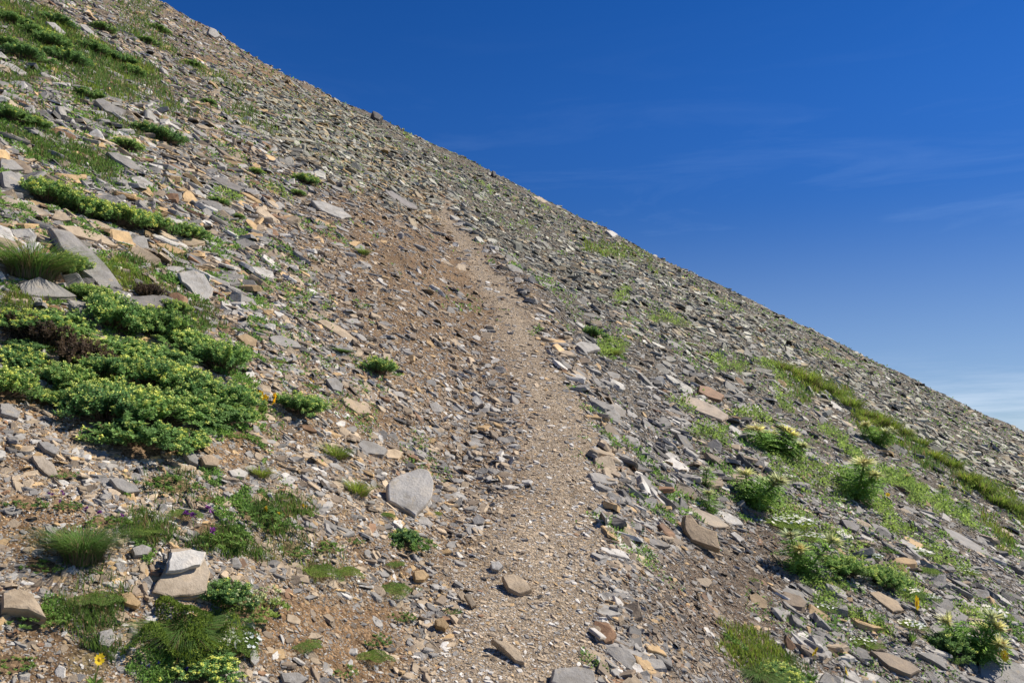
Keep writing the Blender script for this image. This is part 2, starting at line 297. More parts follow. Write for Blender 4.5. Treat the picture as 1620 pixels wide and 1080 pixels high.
# ------------------------------------------------------------------ stones
GREY, PALE, TAN, OCHRE, RUST, DARK, BROWN = [np.array(c) for c in ((.225, .213, .196), (.420, .400, .365), (.345, .272, .188), (.400, .275, .140), (.215, .125, .070), (.095, .088, .082), (.205, .160, .115))]
CNAME = ['grey', 'pale grey', 'tan', 'ochre', 'rusty', 'dark', 'brown']; CARR = np.array([GREY, PALE, TAN, OCHRE, RUST, DARK, BROWN])
def slab_mesh(r, poly, n, th, layers=2, rough=.03, col=GREY, acc=None):
    """poly: outline points (n,3) on the upper face; n its normal. A split-slate block: chipped edge rings, a stepped broken layer, an uneven face."""
    n = n / np.linalg.norm(n); K = len(poly)
    # refine the outline and roughen it
    pts = []
    ctr = poly.mean(0); size = np.linalg.norm(poly - ctr, axis=1).mean()
    for i in range(K):
        a, b = poly[i], poly[(i + 1) % K]; m = max(2, int(np.linalg.norm(b - a) / (size * .34)))
        for q in range(m):
            p = a + (b - a) * (q / m); pts.append(p + (r.normal(0, rough * .8, 3) * size if q else 0))
    P = np.array(pts); P -= np.outer((P - ctr) @ n, n); K = len(P)
    # rings from top to bottom
    rings = [(.62, 0, .004), (.95, -.02, .006), (1.0, -.12, .02)]
    for l in range(layers):
        f = (l + 1) / (layers + 1); rings += [(1.0 + r.uniform(-.03, .05), -f, .04), (1.0 + r.uniform(-.01, .08), -f - .05, .04)]
    rings += [(.97, -.97, .05), (.75, -1.1, .02)]
    V = [ctr]; 
    for sc_, dz, nz_ in rings:
        jit = r.normal(0, nz_, (K, 1)) * size * .6
        V += list(ctr + (P - ctr) * sc_ + n * (dz * th) + (P - ctr) / size * jit * (.6 if sc_ > .9 else 0) + np.outer(r.normal(0, .004 if sc_ < .9 else .007, K) * size, n))
    V.append(ctr - n * th * 1.1); V = np.array(V); nr = len(rings)
    i = np.arange(K); j = (i + 1) % K
    tri = [np.stack([np.zeros(K, int), 1 + i, 1 + j], -1), np.stack([np.full(K, len(V) - 1), 1 + (nr - 1) * K + j, 1 + (nr - 1) * K + i], -1)]
    quad = [np.stack([1 + q * K + i, 1 + (q + 1) * K + i, 1 + (q + 1) * K + j, 1 + q * K + j], -1) for q in range(nr - 1)]
    c = col * (1 + r.normal(0, .05, (len(V), 1))); e = slice(1 + 2 * K, len(V)); c[e] = c[e] * np.array([1.0, .95, .88])
    # outline direction decides winding
    area = np.zeros(3)
    for a in range(K): area += np.cross(P[a] - ctr, P[(a + 1) % K] - ctr)
    if area @ n < 0: tri = [t[:, ::-1] for t in tri]; quad = [q[:, ::-1] for q in quad]
    return V, [np.concatenate(tri), np.concatenate(quad)], c
def rand_outline(r, n=None, asp=1.5, angular=.22):
    n = n or int(r.integers(5, 9)); a = np.sort((np.arange(n) + r.uniform(-.33, .33, n)) / n * 2 * math.pi); rad = 1 + r.uniform(-angular, angular, n)
    return np.stack([np.cos(a) * rad * math.sqrt(asp), np.sin(a) * rad / math.sqrt(asp)], -1)

things = []        # dicts: root, P, r (footprint radius), short (landmark phrase) or None, desc/noun for automatic labels
def put_slab(poly_px, col, label, short=None, k=.15, th=None, anchor=None, name='stone_slab', cat='stone slab', sink=.5, seed=None, rough=.03):
    r = np.random.default_rng(seed if seed is not None else len(things) + 100)
    poly_px = np.array(poly_px, float); low = poly_px[poly_px[:, 1].argmax()] if anchor is None else anchor
    A = hit1(*low); n0 = slope_n(A[0], A[1]); tocam = np.array([0, 0, CAM_H]) - A; tocam /= np.linalg.norm(tocam)
    n = (1 - k) * n0 + k * tocam; n /= np.linalg.norm(n)
    dirs = pix_dir(poly_px[:, 0], poly_px[:, 1]); o = np.array([0, 0, CAM_H]); A2 = A + n0 * 0.012
    t = ((A2 - o) @ n) / (dirs @ n); P = o + dirs * t[:, None]
    size = np.linalg.norm(P - P.mean(0), axis=1).mean(); th = th if th else size * .28
    P = P + n0 * th * (1 - sink) * .5
    V, Fs, c = slab_mesh(r, P, n, th, col=col, rough=rough); org = P.mean(0) - n * th
    me = mk_mesh('slab', V - org, Fs, c, [M_STONE]); ob = link(name, me); ob.location = org
    tag(ob, label, cat, kind='thing'); things.append(dict(o=ob, P=org, r=size * .9, short=short, kind='stone')); return ob
def ell(cx, cy, w, h, ang, seed, n=7, angular=.2):
    r = np.random.default_rng(seed); q = rand_outline(r, n, 1.0, angular) * np.array([w / 2, h / 2]); a = R(ang); c, s = math.cos(a), math.sin(a)
    return np.stack([cx + q[:, 0] * c - q[:, 1] * s, cy + q[:, 0] * s + q[:, 1] * c], -1)

put_slab([(611, 770), (627, 757), (663, 745), (677, 750), (684, 768), (681, 790), (663, 812), (655, 821), (632, 806), (612, 797)], GREY * 1.7, 'big smooth grey rock leaning face-on beside the trail, pointed at its foot', 'the big leaning grey rock', k=.48, th=.035, name='leaning_rock', cat='rock', sink=0)
put_slab([(240, 938), (262, 900), (268, 870), (300, 868), (322, 882), (331, 905), (326, 938), (300, 944), (268, 947)], TAN * .85 + GREY * .3, 'grey and tan sheet of rock propped up under a pale slab', None, k=.30, th=.03, name='stone_sheet')
put_slab([(258, 917), (264, 887), (296, 882), (318, 886), (310, 906), (295, 909), (280, 915)], PALE * 1.15, 'pale flat slab on top of a propped grey sheet, casting a dark wedge shadow', 'the pale propped slab', k=.4, th=.02, anchor=(262, 930), sink=-2.2)
put_slab([(0, 948), (28, 941), (48, 949), (60, 968), (70, 988), (40, 974), (0, 972)], TAN, 'humped tan rock at the foot of the slope with herbs below it', 'the humped tan rock', k=.25, th=.09, name='humped_rock', cat='rock')
put_slab([(78, 362), (110, 368), (145, 400), (175, 432), (192, 458), (160, 458), (130, 432), (95, 392)], GREY * 1.1, 'long grey slab running down beside the dark grass tussock', 'the long grey slab', k=.2, th=.05)
put_slab([(30, 452), (60, 440), (95, 455), (120, 470), (60, 472), (36, 468)], GREY * 1.1, 'grey slab half buried in leaves under the dark tussock', None, k=.15, th=.04)
put_slab([(282, 432), (305, 428), (322, 434), (337, 457), (330, 475), (312, 475), (300, 456), (288, 446)], PALE * .85, 'pale grey slab with a notched edge lying in turf', 'the notched pale slab', k=.3, th=.02)
put_slab([(195, 478), (205, 471), (262, 470), (280, 478), (258, 487), (205, 486)], DARK * 1.7, 'dark overhanging slab edge above the spurge thicket', None, k=.05, th=.05)
put_slab([(92, 356), (125, 360), (165, 375), (186, 390), (160, 384), (112, 371)], TAN * 1.1, 'long tan slab between the long grey slab and the spurge row', 'the long tan slab', k=.1, th=.02)
put_slab([(80, 348), (88, 336), (102, 340), (112, 352), (96, 353)], TAN, 'small blocky tan rock beside the start of the spurge row', None, k=.35, th=.06, name='rock', cat='rock')
put_slab([(248, 385), (264, 386), (294, 398), (280, 401), (262, 397)], OCHRE * .95, 'thin ochre slab below the spurge row', 'the thin ochre slab', k=.15, th=.012)
put_slab([(0, 276), (15, 274), (42, 290), (55, 303), (45, 309), (5, 300)], GREY * 1.25, 'large grey slab with a bare face uphill of the spurge row', 'the bare grey slab', k=.25, th=.08)
put_slab([(0, 254), (22, 257), (37, 271), (10, 272), (0, 268)], GREY * 1.2, 'rounded grey slab stacked just behind a larger bare one', None, k=.2, th=.06)
put_slab([(0, 312), (30, 320), (62, 332), (78, 342), (50, 341), (0, 330)], TAN * .7 + GREY * .4, 'long tan and grey ledge below the bare grey slab', None, k=.15, th=.05)
put_slab([(0, 98), (20, 104), (43, 118), (30, 119), (0, 106)], PALE * .8, 'pale grey slab lying across turf high on the slope', 'the high turf slab', k=.15, th=.07)
put_slab([(72, 36), (86, 38), (104, 54), (98, 58), (84, 47)], PALE * .85, 'pale sliver of slab topmost among the turf', None, k=.15, th=.09)
put_slab([(126, 40), (135, 40), (148, 52), (145, 56), (133, 48)], PALE * .8, 'small pale slab beside the topmost sliver of slab', None, k=.15, th=.07)
put_slab([(148, 163), (160, 160), (180, 172), (199, 180), (190, 188), (165, 180)], GREY * 1.0, 'dark-shadowed grey block below the high turf', 'the shadowed grey block', k=.25, th=.14)
put_slab([(168, 242), (185, 243), (210, 256), (227, 272), (205, 268), (182, 254)], GREY * 1.05, 'long grey slab below the bright green turf strip', 'the strip-side grey slab', k=.12, th=.05)
put_slab([(205, 282), (222, 280), (242, 292), (238, 298), (215, 293)], PALE * .9, 'pale grey slab just above the spurge row', None, k=.15, th=.04)
put_slab([(332, 286), (345, 284), (380, 300), (378, 308), (355, 301)], DARK * 1.8, 'dark brown slab with a deep shadow under it', 'the deep-shadow slab', k=.1, th=.13)
put_slab([(492, 318), (510, 320), (540, 332), (556, 344), (540, 347), (508, 334)], PALE * .85, 'large pale grey slab high on the bare bank', 'the large pale bank slab', k=.15, th=.05)
put_slab([(606, 304), (618, 305), (642, 320), (660, 331), (650, 333), (622, 318)], DARK * 2.0, 'long dark slab lying near the far end of the trail', 'the long dark trail-end slab', k=.05, th=.16)
put_slab([(563, 706), (572, 698), (590, 702), (612, 714), (606, 722), (578, 720)], GREY * 1.05, 'grey slab touching a tan stone above the leaning rock', None, k=.25, th=.05)
put_slab([(606, 714), (624, 711), (638, 716), (630, 727), (612, 725)], OCHRE * .8 + PALE * .3, 'pale tan stone at the end of a grey slab', 'the pale tan end stone', k=.25, th=.03)
put_slab([(679, 640), (690, 635), (701, 646), (698, 653), (683, 651)], GREY * 1.25, 'lone pale grey chip beside the upper tread of the trail', 'the lone pale chip', k=.25, th=.02)
put_slab([(795, 913), (812, 909), (832, 920), (841, 934), (822, 941), (804, 932)], TAN * 1.15, 'rounded pale tan stone lying at the trail edge', 'the rounded tan trail stone', k=.25, th=.03)
put_slab([(778, 1012), (800, 1016), (822, 1030), (829, 1050), (815, 1046), (795, 1026)], TAN * 1.1, 'curved tan slab with a dark edge on the near trail', 'the curved tan slab', k=.25, th=.025)
put_slab([(746, 822), (756, 813), (767, 822), (764, 829), (750, 829)], GREY * 1.3, 'small upright grey chip beside the trail below the leaning rock', 'the upright grey chip', k=.5, th=.015)
put_slab([(872, 1080), (876, 1060), (912, 1056), (938, 1062), (942, 1080), (905, 1095)], GREY * 1.15, 'grey slab bedded in the trail gravel at the bottom', 'the bedded grey slab', k=.12, th=.03)
put_slab([(1080, 820), (1088, 818), (1100, 834), (1130, 846), (1136, 874), (1118, 868), (1090, 858), (1080, 842)], BROWN * 1.0 + OCHRE * .35, 'brown slab standing on edge beside the gravel patch', 'the brown edge-on slab', k=.5, th=.05, anchor=(1108, 868), sink=0)
put_slab([(1072, 802), (1100, 804), (1135, 818), (1154, 833), (1130, 835), (1092, 820)], TAN * .75 + GREY * .35, 'flat brownish-grey slab behind the edge-on brown one', 'the flat slab behind it', k=.2, th=.03)
put_slab([(1155, 843), (1162, 841), (1178, 853), (1170, 857)], PALE * .9, 'pale chip in front of the flat brownish-grey slab', None, k=.25, th=.015)
put_slab([(1098, 917), (1118, 915), (1126, 922), (1120, 930), (1100, 928)], TAN * .8, 'lone brown block in the dark gravel', 'the lone gravel block', k=.3, th=.035, name='rock', cat='rock')
put_slab([(1185, 942), (1196, 938), (1212, 950), (1214, 963), (1200, 962), (1188, 955)], OCHRE * .55 + BROWN * .4, 'round brown disc-like stone in the dark gravel', 'the disc-like stone', k=.35, th=.02)
put_slab([(1374, 938), (1388, 936), (1420, 952), (1430, 966), (1412, 968), (1390, 952)], BROWN * 1.0 + OCHRE * .35, 'long ochre-brown slab below the leafy clumps', 'the ochre-brown slab', k=.18, th=.03)
put_slab([(1375, 1031), (1400, 1034), (1440, 1050), (1455, 1062), (1440, 1070), (1405, 1056)], BROWN * 1.1, 'long brown slab edged grey at the bottom of the slope', 'the grey-edged brown slab', k=.12, th=.05)
put_slab([(1450, 1034), (1470, 1033), (1492, 1044), (1498, 1062), (1480, 1050)], GREY * .9, 'curved grey slab beside the grey-edged brown one', None, k=.15, th=.04)
put_slab([(1548, 1052), (1580, 1042), (1612, 1052), (1640, 1080), (1600, 1098), (1550, 1082)], GREY * 1.15, 'wide smooth grey slab behind the yellow daisy', 'the smooth corner slab', k=.3, th=.06)
put_slab([(1515, 950), (1540, 954), (1590, 985), (1600, 1000), (1575, 996), (1530, 968)], GREY * .95 + TAN * .15, 'very long grey slab pointing down towards the corner', 'the very long grey slab', k=.1, th=.04)
put_slab([(1490, 835), (1512, 842), (1560, 870), (1570, 882), (1545, 878), (1505, 852)], GREY * 1.0, 'long smooth grey slab on the open right-hand slope', 'the long smooth slab', k=.1, th=.05)
put_slab([(1330, 822), (1345, 824), (1360, 833), (1355, 841), (1340, 836)], DARK * 2.2, 'dark tilted slab between two thistles and white flowers', 'the dark tilted slab', k=.25, th=.03)
put_slab([(1105, 612), (1120, 614), (1145, 628), (1140, 636), (1118, 630), (1104, 622)], RUST * 1.1, 'rusty brown slab with a black shadow above a bedrock ledge', 'the rusty slab', k=.1, th=.10)
put_slab([(1078, 630), (1100, 632), (1130, 645), (1152, 660), (1142, 668), (1105, 655), (1080, 640)], BROWN * 1.2 + PALE * .15, 'broad brownish ledge of layered slabs above the thistles', 'the layered ledge', k=.1, th=.09)
put_slab([(1165, 640), (1178, 639), (1192, 650), (1186, 656), (1170, 650)], GREY * 1.0, 'small grey slab between the layered ledge and a thistle', None, k=.15, th=.04)
put_slab([(903, 548), (918, 541), (942, 545), (950, 553), (930, 558), (906, 555)], GREY * 1.2, 'grey slab by the trail below two small green clumps', 'the clump-side grey slab', k=.15, th=.05)
put_slab([(958, 642), (972, 640), (990, 652), (986, 662), (966, 658)], GREY * .8 + TAN * .2, 'brown-grey slab at the downhill lip of the trail', 'the trail-lip slab', k=.25, th=.05)
put_slab([(500, 508), (515, 507), (545, 522), (566, 540), (550, 540), (520, 522)], TAN * 1.05, 'long pale tan slab uphill of the round spurge clump', 'the long pale tan slab', k=.12, th=.03)
put_slab([(424, 536), (440, 532), (470, 544), (476, 553), (450, 552), (428, 546)], GREY * 1.1, 'grey knobbly slab among loose plates above the spurge clump', 'the knobbly grey slab', k=.2, th=.06)
put_slab([(374, 532), (388, 528), (406, 538), (404, 549), (388, 546)], OCHRE * .85 + PALE * .1, 'pale ochre slab tilted on bare soil above the big spurge thicket', 'the pale ochre slab', k=.3, th=.02)
put_slab([(515, 600), (530, 597), (542, 608), (540, 621), (526, 616)], GREY * 1.2, 'pale grey slab between two spurge clumps', None, k=.35, th=.02)
put_slab([(540, 630), (555, 632), (582, 645), (588, 655), (566, 655), (546, 642)], OCHRE * .55 + GREY * .5, 'tan and grey slab downhill of the wide spurge clump', 'the tan and grey slab', k=.2, th=.03)
put_slab([(172, 760), (190, 759), (214, 770), (221, 780), (200, 783), (184, 775)], GREY * 1.05, 'dark-edged grey slab uphill of the big tussock', 'the dark-edged slab', k=.3, th=.035)
put_slab([(50, 722), (66, 722), (85, 736), (92, 754), (76, 754), (60, 740)], TAN * .7 + GREY * .5, 'grey and tan slab lying on bare soil below the thicket', 'the bare-soil slab', k=.35, th=.02)
put_slab([(60, 700), (75, 700), (94, 712), (88, 720), (70, 712)], GREY * 1.1, 'blue-grey chip uphill of the slab on bare soil', None, k=.25, th=.02)
put_slab([(0, 640), (12, 640), (32, 655), (28, 664), (0, 656)], GREY * 1.1, 'blue-grey slab below the lower edge of the spurge thicket', None, k=.25, th=.03)
put_slab([(315, 727), (330, 723), (346, 732), (342, 742), (322, 740)], TAN * .75 + RUST * .25, 'brown block with a bright top below the thicket', 'the bright-topped brown block', k=.35, th=.06, name='rock', cat='rock')
put_slab([(291, 716), (302, 713), (314, 728), (312, 737), (298, 730)], GREY * 1.0, 'grey slab uphill of the bright-topped brown block', None, k=.35, th=.03)
put_slab([(360, 746), (378, 742), (392, 750), (386, 757), (366, 755)], PALE * .9, 'pale slab between the brown block and a bright grass tuft', None, k=.25, th=.03)
put_slab([(190, 942), (205, 938), (222, 956), (216, 962), (196, 956)], OCHRE * .9, 'bright ochre stone beside the pale propped slab', 'the bright ochre stone', k=.4, th=.03)
put_slab([(208, 868), (224, 862), (240, 868), (232, 878), (212, 880)], GREY * 1.25, 'smooth oval grey stone uphill of the propped slab', None, k=.3, th=.02)
put_slab([(156, 1000), (176, 995), (182, 1012), (172, 1024), (156, 1020)], GREY * 1.2, 'flat square grey slab uphill of the mossy cushion', None, k=.3, th=.015)
put_slab([(394, 1030), (404, 1026), (410, 1045), (402, 1053), (396, 1046)], PALE * .95, 'narrow pale chip standing in bare soil by the white flowers', 'the narrow pale chip', k=.6, th=.015)
put_slab([(443, 1066), (470, 1064), (488, 1074), (470, 1084), (448, 1080)], GREY * 1.15, 'flat grey slab on bare soil at the bottom', None, k=.25, th=.02)
put_slab([(654, 906), (668, 903), (678, 912), (670, 920), (656, 920)], OCHRE * 1.0, 'blocky bright ochre stone below the herb patch', 'the blocky ochre stone', k=.35, th=.04, name='rock', cat='rock')
put_slab([(734, 942), (745, 940), (754, 958), (746, 962)], TAN * .95, 'upended tan shard uphill of the rounded trail stone', None, k=.55, th=.02)
put_slab([(688, 982), (700, 979), (710, 990), (704, 997), (690, 992)], OCHRE * .9, 'ochre stone on the bank above the near trail', None, k=.35, th=.03)
put_slab([(776, 892), (788, 890), (796, 898), (788, 905), (778, 903)], PALE * 1.1, 'rounded pale stone just beyond the larger tan trail stone', None, k=.4, th=.04)
put_slab([(1016, 792), (1028, 787), (1040, 790), (1034, 806), (1022, 802)], GREY * 1.3, 'bright angular grey slab on the downhill lip of the trail', 'the bright angular slab', k=.45, th=.02)
put_slab([(1020, 852), (1045, 855), (1060, 864), (1050, 866), (1030, 862)], DARK * 1.9, 'dark flat slab near the downhill lip of the trail', None, k=.12, th=.03)
put_slab([(588, 180), (596, 183), (605, 190), (598, 194), (590, 190)], DARK * 1.0, 'black boulder standing out on the skyline crest', 'the black skyline boulder', k=.3, th=.9, name='boulder', cat='boulder')
put_slab([(958, 366), (968, 367), (977, 373), (968, 376)], PALE * 1.1, 'white slab jutting from the skyline', 'the white skyline slab', k=.1, th=.35)
put_slab([(330, 46), (340, 50), (347, 60), (338, 63), (328, 56)], PALE * .8, 'pale boulder on the crest high up', 'the pale crest boulder', k=.4, th=.5, name='boulder', cat='boulder')
put_slab([(842, 312), (856, 314), (866, 322), (850, 322)], TAN * 1.1, 'pinkish tan outcrop low on the skyline', None, k=.1, th=.35)
put_slab([(778, 272), (783, 274), (785, 280), (780, 281)], DARK, 'little dark stone poking up on the skyline', None, k=.3, th=.4)
N_HAND = len(things)

# ------------------------------------------------------------------ plants: shared shapes, one per kind and variant
def leafquad(base, tip, side, w, fold=0.0, up=None):
    """pointed leaf as two quads-worth of surface: base, left, tip, right (arrays (n,3))."""
    mid = base * .45 + tip * .55
    if up is not None: mid_l = mid + side * w + up * fold; mid_r = mid - side * w + up * fold
    else: mid_l, mid_r = mid + side * w, mid - side * w
    V = np.stack([base, mid_l, tip, mid_r], 1).reshape(-1, 3); n = len(base)
    return V, [np.arange(n * 4).reshape(n, 4)]
def unit(v): return v / np.maximum(np.linalg.norm(v, axis=-1, keepdims=True), 1e-9)
def leaves(acc, r, base, direc, ln, w, col, cv=.15, rep=4, up=(0, 0, 1)):
    """ln, w: arrays; direc: unit directions"""
    side = unit(np.cross(direc, np.array(up) + r.normal(0, .35, base.shape)))
    nn = np.cross(side, direc)
    V, Fq = leafquad(base, base + direc * ln[:, None], side, w[:, None], .25 * w[:, None], nn)
    cc = np.repeat(np.asarray(col) * np.clip(1 + r.normal(0, cv, (len(base), 1)), .4, 1.8), 4, 0) if np.ndim(col) == 1 else np.repeat(col * np.clip(1 + r.normal(0, cv, (len(base), 1)), .4, 1.8), 4, 0)
    acc.add(V, Fq, cc)
def blades(acc, r, base, lean, ht, w, col, droop=.5):
    """curved grass blades: 3 segments tapering"""
    n = len(base); side = unit(np.cross(lean, np.array([0, 0, 1.0])) + 1e-6); out = []
    up = np.array([0, 0, 1.0])
    for t, ww in ((0, 1), (.38, .9), (.72, .6)):
        p = base + up * (ht * (t - droop * .5 * t * t))[:, None] + lean * (ht * (t * t * .8 + .15 * t))[:, None]
        out += [p + side * (w * ww)[:, None], p - side * (w * ww)[:, None]]
    tip = base + up * (ht * (1 - droop * .5))[:, None] + lean * (ht * .95)[:, None]
    V = np.stack(out + [tip], 1).reshape(-1, 3); o = (np.arange(n) * 7)[:, None]
    acc.add(V, [np.concatenate([o + [0, 1, 3, 2], o + [2, 3, 5, 4]]), o + [4, 5, 6]], np.repeat(col, 7, 0))
def disc(r, n, rad):
    a = r.uniform(0, 2 * math.pi, n); q = np.sqrt(r.uniform(0, 1, n)) * rad; return a, q
G_SPURGE = np.array([.205, .365, .120]); G_HEAD = np.array([.640, .720, .200]); G_GRASS = np.array([.210, .300, .050]); G_DARKG = np.array([.085, .150, .035]); STRAW = np.array([.300, .240, .130]); DEAD = np.array([.145, .105, .075])
G_HERB = np.array([.165, .285, .070]); G_LIME = np.array([.300, .430, .110]); G_SILVER = np.array([.20, .25, .15])
def spurge_meshes(seed, lush=1.0, headcol=G_HEAD, headk=1.0, leafcol=G_SPURGE):
    """unit clump, radius 1 -> scaled; about 0.75 tall"""
    r = np.random.default_rng(seed); fol, hd, st = Acc(), Acc(), Acc(); NS = int(150 * lush)
    a, q = disc(r, NS, 1.0); lob = 1 + .26 * np.sin(a * 3 + r.uniform(0, 6)) + .1 * np.sin(a * 5 + r.uniform(0, 6)); q = q * lob
    h = .72 * np.sqrt(np.clip(1.05 - (q / 1.25) ** 2, .05, 1)) * r.uniform(.60, 1.2, NS)
    top = np.stack([np.cos(a) * q, np.sin(a) * q, h], -1); root = top * np.array([.35, .35, 0]); ax = unit(top - root)
    # stems
    n = NS; side = unit(np.cross(ax, r.normal(0, 1, (n, 3)))); w = .012
    V = np.stack([root - side * w, root + side * w, top + side * w * .6, top - side * w * .6], 1).reshape(-1, 3); st.add(V, [np.arange(n * 4).reshape(n, 4)], DEAD)
    for lev, cnt in ((.42, 5), (.58, 6), (.72, 8), (.84, 8), (.94, 9)):
        for k in range(cnt):
            b = root + (top - root) * (lev + r.uniform(-.06, .06, (n, 1)))
            rd = unit(np.cross(ax, r.normal(0, 1, (n, 3)))); d = unit(rd + ax * r.uniform(.1, .9, (n, 1)))
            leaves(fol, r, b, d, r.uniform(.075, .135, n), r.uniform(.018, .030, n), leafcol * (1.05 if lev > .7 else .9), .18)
    # flower heads on a share of the stems
    m = np.where(r.random(NS) < .55 * headk)[0]
    for k in range(16):
        if not len(m): break
        b = top[m] + ax[m] * .02 + r.normal(0, .030, (len(m), 3)); d = unit(ax[m] * .8 + r.normal(0, .7, (len(m), 3)))
        leaves(hd, r, b, d, r.uniform(.036, .06, len(m)), r.uniform(.02, .03, len(m)), headcol, .2)
    if not len(m): hd = None
    return dict(foliage=fol.mesh('foliage', [M_LEAF]), blossoms=hd.mesh('heads', [M_PETAL]) if hd else None, stems=st.mesh('stems', [M_DRY]))
def tuft_meshes(seed, n=340, col=G_GRASS, dry=.35, spread=.55, droop=.6, w=.016, ndry=110):
    r = np.random.default_rng(seed); g, d = Acc(), Acc()
    a, q = disc(r, n, spread); base = np.stack([np.cos(a) * q, np.sin(a) * q, -.05 + 0 * q], -1)
    lean = np.stack([np.cos(a), np.sin(a), 0 * a], -1) * (q / spread * (.75 if n < 1000 else 1.5) + .1)[:, None] + r.normal(0, .22 if n < 1000 else .38, (n, 3)) * [1, 1, 0]
    ht = r.uniform(.55, 1.15, n); c = col * np.clip(1 + r.normal(0, .2, (n, 1)), .5, 1.6)
    yel = r.random(n) < .12; c[yel] = STRAW * r.uniform(.7, 1.1, (yel.sum(), 1)); blades(g, r, base, lean, ht, np.full(n, w), c, droop)
    n = ndry; a, q = disc(r, n, spread * 1.25); base = np.stack([np.cos(a) * q, np.sin(a) * q, -.03 + 0 * q], -1)
    lean = np.stack([np.cos(a), np.sin(a), 0 * a], -1) * .9 + r.normal(0, .5, (n, 3)) * [1, 1, 0]
    blades(d, r, base, lean, r.uniform(.2, .55, n), np.full(n, w * .9), np.where(r.random((n, 1)) < .6, STRAW * .75, DEAD) * r.uniform(.6, 1.1, (n, 1)), 1.0)
    return dict(blades=g.mesh('blades', [M_LEAF]), dry_blades=d.mesh('dry', [M_DRY]))
def herb_meshes(seed, rosettes=22, col=G_HERB, ll=.24, lw=.05, flower=None, nf=0, fcol2=None):
    r = np.random.default_rng(seed); f, fl, sk = Acc(), Acc(), Acc()
    a, q = disc(r, rosettes, 1.0); c = np.stack([np.cos(a) * q, np.sin(a) * q, r.uniform(.0, .28, rosettes) * (1.1 - q)], -1)
    for k in range(15):
        d = unit(np.stack([np.cos(z := r.uniform(0, 6.28, rosettes)), np.sin(z), r.uniform(.05, 1.1, rosettes)], -1))
        leaves(f, r, c + r.normal(0, .02, c.shape), d, r.uniform(.5, 1.15, rosettes) * ll, r.uniform(.7, 1.2, rosettes) * lw, col, .2)
    if flower is not None:
        singles, stalks = [], []
        for k in range(nf):
            if nf <= 12: fl, sk = Acc(), Acc()
            a0, q0 = r.uniform(0, 6.28), math.sqrt(r.uniform(0, 1)) * .85; p = np.array([math.cos(a0) * q0, math.sin(a0) * q0, r.uniform(.32, .62)])
            b = p * [.8, .8, 0]; s_ = unit(np.cross(p - b, r.normal(0, 1, 3))) * .008
            sk.add(np.array([b - s_, b + s_, p + s_, p - s_]), [np.arange(4)[None]], col)
            m = 22; d = unit(r.normal(0, 1, (m, 3)) + [0, 0, .8]); fk = 1.7 if nf <= 5 else 2.3 if nf <= 12 else 1.0; leaves(fl, r, np.repeat(p[None], m, 0), d, r.uniform(.05, .09, m) * fk, r.uniform(.014, .024, m) * fk, np.asarray(flower), .25)
            if nf <= 12: singles.append(fl.mesh('flower', [M_PETAL])); stalks.append(sk.mesh('stalk', [M_LEAF]))
    out = dict(leaves=f.mesh('leaves', [M_LEAF]))
    if flower is not None: out['flower_head' if singles else 'blossoms'] = singles or fl.mesh('flowers', [M_PETAL]); out['stalk'] = stalks or sk.mesh('stalks', [M_LEAF])
    return out
def cushion_meshes(seed, col=G_LIME, flower=None, nf=60, lumps=.16, nl=4200, fsize=.06, lsc=.8):
    """low mat of tiny leaves, radius 1, height about .3, flowers with five petals"""
    r = np.random.default_rng(seed); f, fl = Acc(), Acc()
    a, q = disc(r, nl, 1.0); q = q * (1 + .2 * np.sin(a * 2 + 1) + .12 * np.sin(a * 5 + seed))
    z = .26 * np.sqrt(np.clip(1 - (q / 1.25) ** 2, 0, 1)) + lumps * .4 * vn(np.cos(a) * q * 3 + seed, np.sin(a) * q * 3, seed)
    b = np.stack([np.cos(a) * q, np.sin(a) * q, z - .03], -1); d = unit(r.normal(0, .6, b.shape) + [0, 0, .8])
    leaves(f, r, b, d, r.uniform(.05, .11, nl) * lsc, r.uniform(.014, .026, nl) * lsc, col, .22)
    if flower is not None:
        a, q = disc(r, nf, .95); zz = .26 * np.sqrt(np.clip(1 - (q / 1.25) ** 2, 0, 1)) + r.uniform(.05, .13, nf); p = np.stack([np.cos(a) * q, np.sin(a) * q, zz], -1)
        nrm = unit(r.normal(0, .35, (nf, 3)) + [0, -.2, 1]); u = unit(np.cross(nrm, r.normal(0, 1, (nf, 3)))); v = np.cross(nrm, u)
        for k in range(5):
            an = k * 1.2566; d = unit(u * math.cos(an) + v * math.sin(an) + nrm * .25); side = np.cross(nrm, d)
            V, Fq = leafquad(p, p + d * fsize, side, fsize * .4); fl.add(V, Fq, np.asarray(flower))
    out = dict(leaves=f.mesh('leaves', [M_LEAF]))
    if flower is not None: out['blossoms'] = fl.mesh('flowers', [M_PETAL])
    return out
